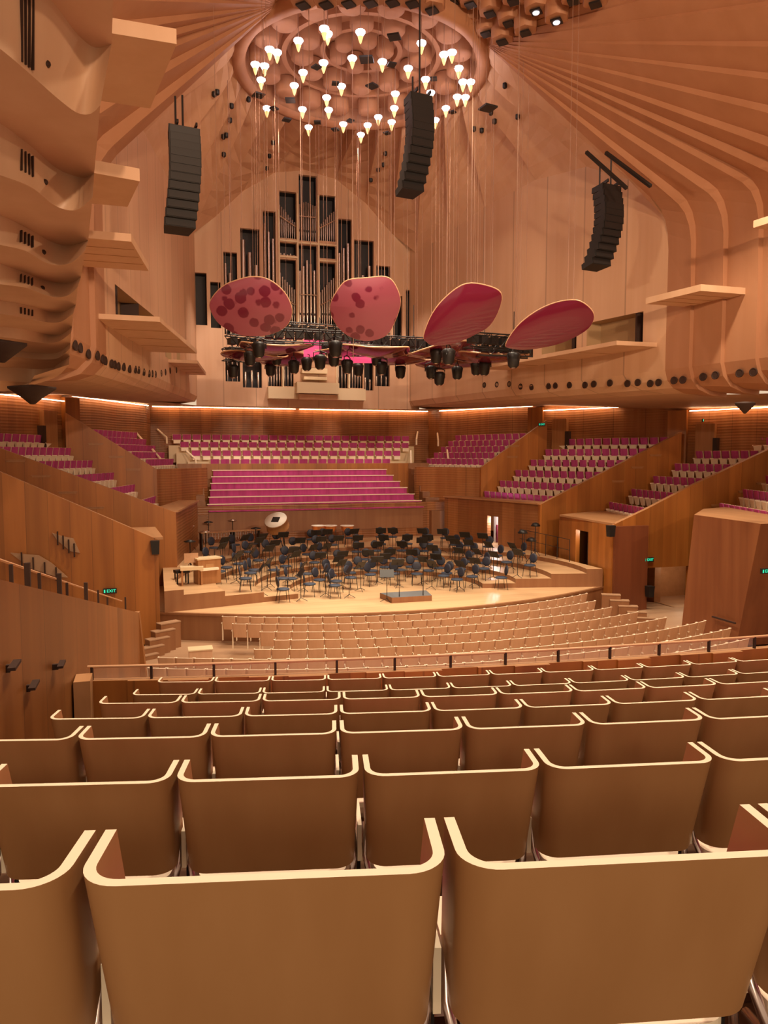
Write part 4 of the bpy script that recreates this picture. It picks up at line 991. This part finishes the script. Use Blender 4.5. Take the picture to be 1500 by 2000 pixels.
# ================================================================ CHOIR: benches and upper seats
for i in range(6):
    t = i / 5; y = 39.2 + .62 * i; z = 2.35 + .34 * i
    xa, xb = -6.0 + .5 * t, 5.7 - 1.1 * t
    r = empty('choir_bench', (0, y, z)); L = xb - xa; cx = (xa + xb) / 2
    MB().box((cx, .12, .17), (L, .05, .30)).build('bench_back', M['purple'], r)
    MB().box((cx, .12, .335), (L + .1, .09, .045)).build('top_rail', M['edge'], r)
    MB().box((cx, -.14, .0), (L, .46, .06)).build('bench_seat', M['purple'], r)
    MB().box((cx, .1, -.6), (L, .62, 1.1)).build('bench_step', M['riser'], r)
    tag(r, 'long magenta choir bench with pale top rail, %s' % ('lowest, just above the stage wall', 'second up from the stage wall', 'third up from the stage wall', 'fourth up from the stage wall', 'fifth up, one below the topmost', 'topmost, under the timber parapet')[i], 'bench', 'magenta choir benches behind the stage')
struct(MB().prism([(-6.6, 42.7), (6.2, 42.7), (6.2, 42.95), (-6.6, 42.95)], 2, 4.75).build('wall_choir_parapet', M['brush']))
for sx in (-1, 1):
    for k in range(9):        # side stairs next to the benches
        o = MB().box((sx * (6.75 - .0 * k), 38.9 + .5 * k, 1.2 + .16 * k), (1.3, .5, 1.9 + .33 * k)).add([(sx * 6.1, 38.64 + .5 * k, 2.18 + .325 * k), (sx * 7.4, 38.64 + .5 * k, 2.18 + .325 * k), (sx * 7.4, 38.74 + .5 * k, 2.18 + .325 * k), (sx * 6.1, 38.74 + .5 * k, 2.18 + .325 * k)], [(0, 1, 2, 3)], 1)
        o = o.build('stair_step', [M['riser'], M['cream']]); tag(o, '%s stair step %s the choir benches' % (ordn(k), 'on the bulkhead side of' if sx < 0 else 'on the fin wall side of'), 'step', 'choir stair steps')
cs = None
for ri, (y, z, xa, xb) in enumerate(((43.4, 4.35, -5.6, 5.2), (44.15, 4.85, -6.6, 6.1), (44.9, 5.35, -7.2, 6.9), (45.7, 5.8, -7.6, 7.2))):
    struct(MB().box(((xa + xb) / 2, y + .1, z - .5), (xb - xa + .4, .8, 1.0)).build('floor_choir_step', M['cream']))
    n = int((xb - xa) / .56)
    for j in range(n):
        x = xa + (j + .5) * (xb - xa) / n; lab = 'magenta choir seat, %s row up behind the parapet, %s from bulkhead side' % (ordn(ri), ordn(j))
        if cs is None:
            cs = empty('choir_chair', (x, y, z)); tag(cs, lab, 'theatre seat', 'upper choir seats under the organ')
            MB().box((0, .05, .48), (.50, .04, .36), M4=Matrix.Rotation(.1, 3, 'X')).build('back_shell', M['cream'], cs)
            MB().box((0, .0, .50), (.46, .06, .30), M4=Matrix.Rotation(.1, 3, 'X')).build('cushion', M['purple'], cs)
            MB().box((0, -.12, .22), (.40, .1, .2)).build('folded_seat', M['edge'], cs)
            MB().box((-.27, -.05, .36), (.03, .3, .06)).build('armrest', M['edge'], cs)
        else: dup(cs, (x, y, z), 0, lab)
# pale handrails at the ends of the choir rows
for i, (x, y, z, dx) in enumerate(((-7.9, 45.2, 6.0, .5), (-6.4, 42.8, 4.75, .5), (7.5, 45.2, 6.0, -.4), (6.3, 42.8, 4.75, -.3), (-8.3, 41.5, 4.8, .4), (8.2, 41.5, 4.8, -.3), (-9.2, 43.4, 5.8, .4), (8.6, 44.2, 5.9, -.3))):
    r = MB().tube([(x - dx, y + .9, z + .75), (x, y, z + .25), (x, y, z - .1)], .055, 6).build('stair_handrail', M['edge'])
    tag(r, '%s pale solid handrail end beside the choir seats under the organ' % ordn(i), 'handrail', 'pale handrail ends around the choir')

# ================================================================ STALLS SEATS
def shell_mesh(mb, w, zb, zt_, wing, rad, th, rec, taper=.95, nseg=6, levels=(0, .5, 1), mi=(0, 1), wingtop=0):
    """U-shaped moulded back: straight back with rounded corners and short wings forward; the top edge is a paler ply edge"""
    def path(o, s):
        hw = w / 2 - o; rr = rad - o if rad > o else .004; pts = []
        pts.append((-hw * s, wing)); 
        for k in range(nseg + 1):
            a = math.pi + (math.pi / 2) * k / nseg; pts.append((-hw * s + rr + rr * math.cos(a), rad + rr * math.sin(a)))
        for k in range(nseg + 1):
            a = 1.5 * math.pi + (math.pi / 2) * k / nseg; pts.append((hw * s - rr + rr * math.cos(a), rad + rr * math.sin(a)))
        pts.append((hw * s, wing)); return pts
    def at(o, t):
        s = taper + (1 - taper) * t; z = zb + (zt_ - zb) * t; dy = math.tan(rec) * (zt_ - z)
        out = []
        for (x, y) in path(o, s):
            fl = (1 + .0 * t); out.append((x * fl, y + dy, z))
        return out
    outer = [at(0, t) for t in levels]; inner = [at(th, t) for t in levels]
    mb.grid(outer, mi[0], True); mb.grid(inner[::-1], mi[0], True)
    n = len(outer[0])
    lip = []
    for k in range(n): mb_ = None
    mb.add(outer[-1] + inner[-1], [(k, k + 1, n + k + 1, n + k) for k in range(n - 1)], mi[1])
    mb.add(outer[0] + inner[0], [(k + 1, k, n + k, n + k + 1) for k in range(n - 1)], mi[0])
    for e in (0, n - 1):
        vs = [o_[e] for o_ in outer] + [i_[e] for i_ in inner]; m_ = len(levels)
        mb.add(vs, [(k, k + 1, m_ + k + 1, m_ + k) for k in range(m_ - 1)], mi[1])
ss = None
SR = 15.6; stalls = 0
SL = [  # (radius step, px of the left end, px of the right end, z of seat tops)
 (15.55, 416, 1149, .07), (16.65, 438, 1170, .10), (17.75, 488, 1209, .13), (18.85, 514, 1250, .17), (19.95, 474, 1308, .2), (21.05, 292, 1388, .25), (22.15, 296, 1428, .31), (23.25, 560, 1470, .38), (24.35, 800, 1520, .46), (25.45, 980, 1520, .56)]
for ri, (rad, pl, pr, zt_) in enumerate(SL):
    st = .465 / rad; ang = -.62; js = []
    while ang < .75:
        c = arcpt(rad, ang + st / 2, zt_); p = PX(c)
        if pl - 2 < p[0] - 8 and p[0] + 8 < pr + 2: js.append(ang + st / 2)
        ang += st
    for j, a in enumerate(js):
        loc = arcpt(rad, a, zt_ - .80); lab = 'pale laminate stalls seat in %s row back from the stage edge, %s from the planked wall end' % (ordn(ri), ordn(j))
        lab = 'stalls seat, %s row back from the stage, %s from the steps end' % (ordn(ri), ordn(j))
        if ss is None:
            ss = empty('stalls_chair', loc, a); tag(ss, lab, 'theatre seat', 'pale rows of stalls seats before the stage')
            mb = MB(); shell_mesh(mb, .452, .36, .80, .10, .05, .030, .20, nseg=3, levels=(0, 1)); mb.build('back_shell', [M['shell2'], M['edge']], ss)
            MB().box((0, .32, .40), (.42, .32, .06)).build('seat_pan', M['cream'], ss)
            MB().box((-.228, .12, .58), (.022, .22, .03)).box((-.228, .12, .28), (.022, .07, .56)).build('armrest', M['edge'], ss)
        else: dup(ss, loc, a, lab)
        stalls += 1
# loose items near the stalls aisle
r = empty('wooden_box', WZ(392, 1298, -.55)); MB().box((0, 0, .22), (.62, .4, .45)).build('box_body', M['shell2'], r); MB().box((0, 0, .455), (.66, .44, .03)).build('box_lid', M['cream'], r)
tag(r, 'lone low wooden box with cream lid on the empty stalls floor', 'box')

# ================================================================ SEATS IN FRONT OF THE CAMERA
fs = None; nfs = 0
rown = ('closest to the camera', 'second from the camera', 'third from the camera', 'fourth from the camera', 'fifth from the camera', 'sixth from the camera', 'last before the balcony front')
for ri, (rad, ang0, zt_, lim) in enumerate(rowsinfo):
    st = .561 / rad; js = []
    for k in range(-14, 40):
        a = ang0 + (k + .5) * st; c = arcpt(rad, a, zt_)
        e0, e1 = PX(arcpt(rad, a - st / 2, zt_)), PX(arcpt(rad, a + st / 2, zt_))
        if e0[0] < max(lim - 8, -200) and lim > 0: continue
        if e1[0] < -60 or e0[0] > 1980: continue
        js.append(a)
    for j, a in enumerate(js):
        loc = arcpt(rad, a, zt_ - SH); lab = 'brown laminate auditorium seat in the row %s, %s seat along' % (rown[ri], ordn(j))
        if fs is None:
            fs = empty('auditorium_chair', loc, a); tag(fs, lab, 'theatre seat', 'brown seat backs with cream edges facing the stage')
            mb = MB(); shell_mesh(mb, .543, .525, .86, .165, .062, .018, R(16), taper=.955, nseg=8, levels=(0, .33, .66, .93, 1)); mb.build('back_shell', [M['shell'], M['edge']], fs)
            mb = MB(); mb.box((0, .10, .645), (.42, .035, .24), M4=Matrix.Rotation(R(16), 3, 'X')); mb.build('back_cushion', M['purple'], fs)
            mb = MB(); n = 8; out = [(-.235, .54)] + [(-.235 + .05 - .05 * math.cos(k * math.pi / 2 / n), .13 + .05 - .05 * math.sin(k * math.pi / 2 / n)) for k in range(n + 1)] + [(.235 - .05 + .05 * math.sin(k * math.pi / 2 / n), .13 + .05 - .05 * math.cos(k * math.pi / 2 / n)) for k in range(n + 1)] + [(.235, .54)]
            mb.prism(out[::-1][::-1], .465, .487); mb.build('seat_pan', M['edge'], fs)
            MB().box((0, .36, .515), (.38, .34, .06)).build('seat_cushion', M['purple'], fs)
            MB().box((-.2805, .26, .565), (.014, .18, .12)).build('arm_panel', M['edge'], fs); MB().box((-.2805, .26, .25), (.012, .05, .5)).build('arm_post', M['black'], fs)
            for s in (-1, 1): MB().tube([(s * .255, .24, .60), (s * .262, .18, .52), (s * .245, .14, .44), (s * .20, .18, .38), (s * .19, .30, .36)], .010, 8).build('side_bracket', M['chrome'], fs)
            MB().box((0, .2, .20), (.07, .14, .40)).box((0, .2, .02), (.30, .26, .03)).build('pedestal', M['chrome'], fs)
        else: dup(fs, loc, a, lab)
        nfs += 1

# ================================================================ STAGE FURNITURE
chair = None; stand = None
def put_chair(x, y, face, lab):
    global chair
    z = zs_at(x, y)
    if chair is None:
        chair = empty('orchestra_chair', (x, y, z), face); tag(chair, lab, 'chair', 'dark orchestra chairs on the stage')
        mb = MB(); mb.lathe((0, 0, .46), [(.205, -.03), (.235, -.015), (.235, .02), (.205, .035), (.01, .045)], 16); mb.build('seat', M['blue'], chair)
        mb = MB(); mb.lathe((0, -.20, .74), [(.01, .03), (.14, .03), (.195, .01), (.195, -.02), (.15, -.035), (.01, -.035)], 14, axis=(0, 1, .15)); mb.build('backrest', M['navy'], chair)
        for sx in (-1, 1):
            MB().tube([(sx * .17, .15, .44), (sx * .20, .19, 0)], .011, 6).build('leg', M['black'], chair)
            MB().tube([(sx * .17, -.15, .44), (sx * .20, -.21, 0)], .011, 6).build('leg', M['black'], chair)
        MB().tube([(-.06, -.12, .44), (-.06, -.21, .60), (-.05, -.2, .72)], .010, 5).tube([(.06, -.12, .44), (.06, -.21, .60), (.05, -.2, .72)], .010, 5).build('back_support', M['black'], chair)
    else: dup(chair, (x, y, z), face, lab)
def put_stand(x, y, face, lab, grp='black music stands on the stage'):
    global stand
    z = zs_at(x, y)
    if stand is None:
        stand = empty('music_stand', (x, y, z), face); tag(stand, lab, 'music stand', grp)
        MB().box((0, 0, 1.02), (.50, .02, .32), M4=Matrix.Rotation(.6, 3, 'X')).box((0, .11, .90), (.50, .07, .015)).build('desk', M['black'], stand)
        MB().tube([(0, 0, .1), (0, 0, .98)], .014, 6).build('pole', M['black'], stand)
        mb = MB()
        for k in range(3):
            a = k * 2.094; mb.tube([(0, 0, .12), (.24 * math.cos(a), .24 * math.sin(a), .01)], .010, 5)
        mb.build('tripod_foot', M['black'], stand)
    else: dup(stand, (x, y, z), face, lab)
CX, CY = 0.0, 25.9
arcs = [(2.5, 8, 172, 8), (3.3, 9, 165, 15), (4.35, 12, 176, 4), (5.6, 15, 174, 6), (6.9, 15, 158, 22), (8.2, 14, 140, 40), (9.5, 12, 130, 50)]
for ai, (rad, n, a0_, a1_) in enumerate(arcs):
    for j in range(n):
        a = R(a0_ + (a1_ - a0_) * j / (n - 1)) + random.uniform(-.04, .04); rr = rad + random.uniform(-.15, .15)
        x, y = CX + rr * math.cos(a), CY + rr * math.sin(a) * (.98)
        if y < 24.9: y = 24.9 + random.random() * .4
        if abs(x) > 7.7 or y > 38.2: continue
        if x > 6.2 and y > 30.5: continue
        face = math.atan2(CY - y, CX - x) - math.pi / 2 + random.uniform(-.35, .35)
        put_chair(x, y, face, 'dark orchestra chair in %s arc from podium, %s from keyboard side' % (ordn(ai), ordn(j)))
        if j % 2 == 0 or ai > 2:
            put_stand(x + .62 * (CX - x) / rr + random.uniform(-.1, .1), y + .62 * (CY - y) / rr, face + math.pi, 'black music stand before %s chair arc, %s from keyboard side' % (ordn(ai), ordn(j)))
put_stand(-.75, 25.0, 2.9, 'black music stand alone on the open floor beside the podium')
# podium
pod = empty('conductor_podium', (.1, 25.2, 0)); MB().prism([(-.75, -.5), (.75, -.5), (.9, .5), (-.9, .5)], 0, .2, mi=1, mtop=0).build('platform', [mat('podium_carpet', (.13, .14, .15), .9), M['riser']], pod)
mb = MB(); mb.tube([(-.45, -.4, .2), (-.45, -.42, 1.15), (.45, -.42, 1.15), (.45, -.4, .2)], .018, 6); mb.build('guard_rail', M['black'], pod); tag(pod, 'low grey-topped conductor podium with black guard rail', 'podium')
# big bass drum tilted, with a dark square on the skin
q4 = WY(541, 1023, 34.8); dm = empty('bass_drum', (q4.x, q4.y, .72)); zc = q4.z - .72; ax = Vector((-.30, -.50, .75)).normalized()
mb = MB(); mb.lathe((0, 0, zc), [(.52, -.25), (.55, -.22), (.52, -.2), (.52, .2), (.55, .22), (.52, .25)], 30, axis=ax); mb.build('shell', M['amber'], dm)
mb = MB(); mb.lathe(Vector((0, 0, zc)) + ax * .255, [(.53, 0), (.53, .012), (.01, .014)], 30, axis=ax); mb.build('drum_skin', M['drumskin'], dm)
qm = ax.to_track_quat('Z', 'Y').to_matrix(); MB().box(Vector((0, 0, zc)) + ax * .275, (.36, .34, .01), M4=qm).build('dark_square', M['black'], dm)
MB().tube([(-.4, .1, 0), (-.25, .1, zc), (.25, .1, zc), (.4, .1, 0)], .03, 6).tube([(-.3, -.2, 0), (0, .1, zc - .2), (.3, -.2, 0)], .025, 6).build('stand', M['black'], dm)
tag(dm, 'large tilted bass drum with white skin and dark square patch', 'drum')
for i, px in enumerate((622, 645, 678)):
    p = WY(px, 1030, 36.4); zz = p.z; t = empty('kettle_drum', (p.x, 36.4, .72)); h = zz - .72
    MB().lathe((0, 0, h - .25), [(.06, 0), (.2, .03), (.30, .16), (.33, .34)], 20).build('bowl', M['copper'], t)
    MB().lathe((0, 0, h + .09), [(.35, -.02), (.36, .01), (.34, .025), (.01, .03)], 20).build('drum_head', M['drumskin'], t)
    mb = MB()
    for k in range(3):
        a = k * 2.094; mb.tube([(.28 * math.cos(a), .28 * math.sin(a), h), (.32 * math.cos(a), .32 * math.sin(a), 0)], .02, 5)
    mb.build('leg_frame', M['black'], t)
    tag(t, ('copper kettle drum closest to the bass drum', 'middle copper kettle drum behind the chairs', 'copper kettle drum with a music stand behind it')[i], 'timpani', 'copper kettle drums at the stage rear')
# keyboards and percussion on the left risers
def wp(px, py, z): return WZ(px, py, z)
k1 = empty('celesta', wp(405, 1138, .54)); k1.rotation_euler.z = .3
MB().box((0, 0, .45), (.86, .5, .9)).build('case', M['amber'], k1); MB().box((0, 0, .92), (.94, .58, .05)).build('lid', M['cream'], k1); MB().box((-.05, -.32, .55), (.7, .18, .08)).build('keyboard_shelf', M['edge'], k1); MB().box((0, -.255, .62), (.3, .01, .22)).build('front_panel', M['shell'], k1)
tag(k1, 'upright wooden celesta keyboard with cream lid at the stage side', 'keyboard instrument')
k2 = empty('portative_organ', wp(375, 1142, .54)); MB().box((0, 0, .62), (.8, .5, .12)).build('keyboard_case', M['cream'], k2); MB().box((0, .2, .95), (.5, .03, .35), M4=Matrix.Rotation(-.3, 3, 'X')).build('music_desk', M['ledge'], k2)
for sx in (-1, 1): MB().box((sx * .34, 0, .28), (.06, .4, .56)).build('leg', M['amber'], k2)
tag(k2, 'small cream topped keyboard on wooden legs beside the celesta', 'keyboard instrument')
for i, (px, py, w) in enumerate(((425, 1062, 1.7), (478, 1058, 1.5))):
    p = wp(px, py + 12, .72); m_ = empty('marimba', p, .2); MB().box((0, 0, .86), (w, .5, .03)).build('keyboard_bars', M['ledge'], m_)
    mb = MB()
    for k in range(12): mb.tube([(-w / 2 + .1 + k * (w - .2) / 11, .05, .84), (-w / 2 + .1 + k * (w - .2) / 11, .05, .84 - .5 + .03 * k)], .022, 6)
    mb.build('resonator', M['chrome'], m_)
    for sx in (-1, 1): MB().box((sx * w * .46, 0, .42), (.05, .4, .84)).build('leg', M['black'], m_)
    tag(m_, ('marimba percussion frame close to the celesta on the rear riser', 'marimba percussion frame between the first one and the bass drum')[i], 'percussion instrument')
for i, (px, py) in enumerate(((372, 1060), (408, 1050), (490, 1040), (500, 1066), (402, 1075), (372, 1100), (455, 1045))):
    p = wp(px, py + 14, .72); c_ = empty('percussion_stand', p, i); MB().tube([(0, 0, 0), (0, 0, 1.15)], .018, 6).build('pole', M['black'], c_); MB().lathe((0, 0, 1.15), [(.22, -.03), (.24, 0), (.03, .06)], 14).build('cymbal', M['black'] if i % 2 else M['pipeb'], c_)
    mb = MB()
    for k in range(3): mb.tube([(0, 0, .3), (.25 * math.cos(k * 2.1), .25 * math.sin(k * 2.1), .01)], .012, 5)
    mb.build('tripod_foot', M['black'], c_); tag(c_, '%s percussion stand with disc on the rear riser by the bass drum' % ordn(i), 'percussion stand', 'percussion stands around the marimbas')
pb = empty('piano_bench', wp(355, 1140, .54), .3); MB().box((0, 0, .46), (.5, .34, .1)).build('seat_pad', M['black'], pb)
for x in (-.2, .2):
    for y in (-.13, .13): MB().box((x, y, .21), (.04, .04, .42)).build('leg', M['black'], pb)
tag(pb, 'black padded bench beside the small cream keyboard', 'bench')
# tall stands and rail on the right risers
for i, (px, py, h) in enumerate(((1020, 1095, 1.25), (1045, 1085, 1.4), (1037, 1100, 1.0))):
    p = wp(px, py, .72); c_ = empty('percussion_stand', p, i); MB().tube([(0, 0, 0), (0, 0, h)], .018, 6).build('pole', M['black'], c_); MB().lathe((0, 0, h), [(.19, -.08), (.22, -.06), (.14, .06), (.03, .09)], 14).build('cymbal', M['black'], c_)
    mb = MB()
    for k in range(3): mb.tube([(0, 0, .3), (.25 * math.cos(k * 2.1), .25 * math.sin(k * 2.1), .01)], .012, 5)
    mb.build('tripod_foot', M['black'], c_); tag(c_, '%s tall black gong stand on the riser end beside the lit side door' % ordn(i), 'percussion stand', 'tall stands beside the side door')
rl = empty('stage_rail', (8.2, 29, .72)); mb = MB()
mb.tube([(-.1, -1.5, .95), (0, 3.5, .95)], .015, 6).tube([(-.1, -1.5, .5), (0, 3.5, .5)], .012, 6); mb.build('rail_bar', M['black'], rl)
for k in range(6): MB().tube([(-.1, -1.5 + k, 0), (-.1, -1.5 + k, .95)], .016, 6).build('rail_post', M['black'], rl)
tag(rl, 'thin black safety rail along the riser end by the side door', 'safety rail')
for i, (px, py) in enumerate(((718, 1022), (778, 1020), (655, 1022))):
    p = wp(px, py + 20, .72); put_stand(p.x, p.y, 3.14, '%s music stand standing behind all the chairs near the kettle drums' % ordn(i))
tb = empty('percussion_table', wp(745, 1040, .72), .05); MB().box((0, 0, .85), (1.8, .4, .04)).build('table_top', M['cream'], tb)
for sx in (-1, 1): MB().box((sx * .8, 0, .42), (.05, .35, .84)).build('leg', M['black'], tb)
MB().lathe((.1, 0, .87), [(.04, 0), (.05, .2), (.02, .4)], 10).build('bottle', M['screen'], tb)  # bottle brightness comes from an emissive colour, it is no lamp
tag(tb, 'long pale percussion table against the wall below the choir benches', 'table')
print('COUNTS box', total, 'stalls', stalls, 'fore', nfs)
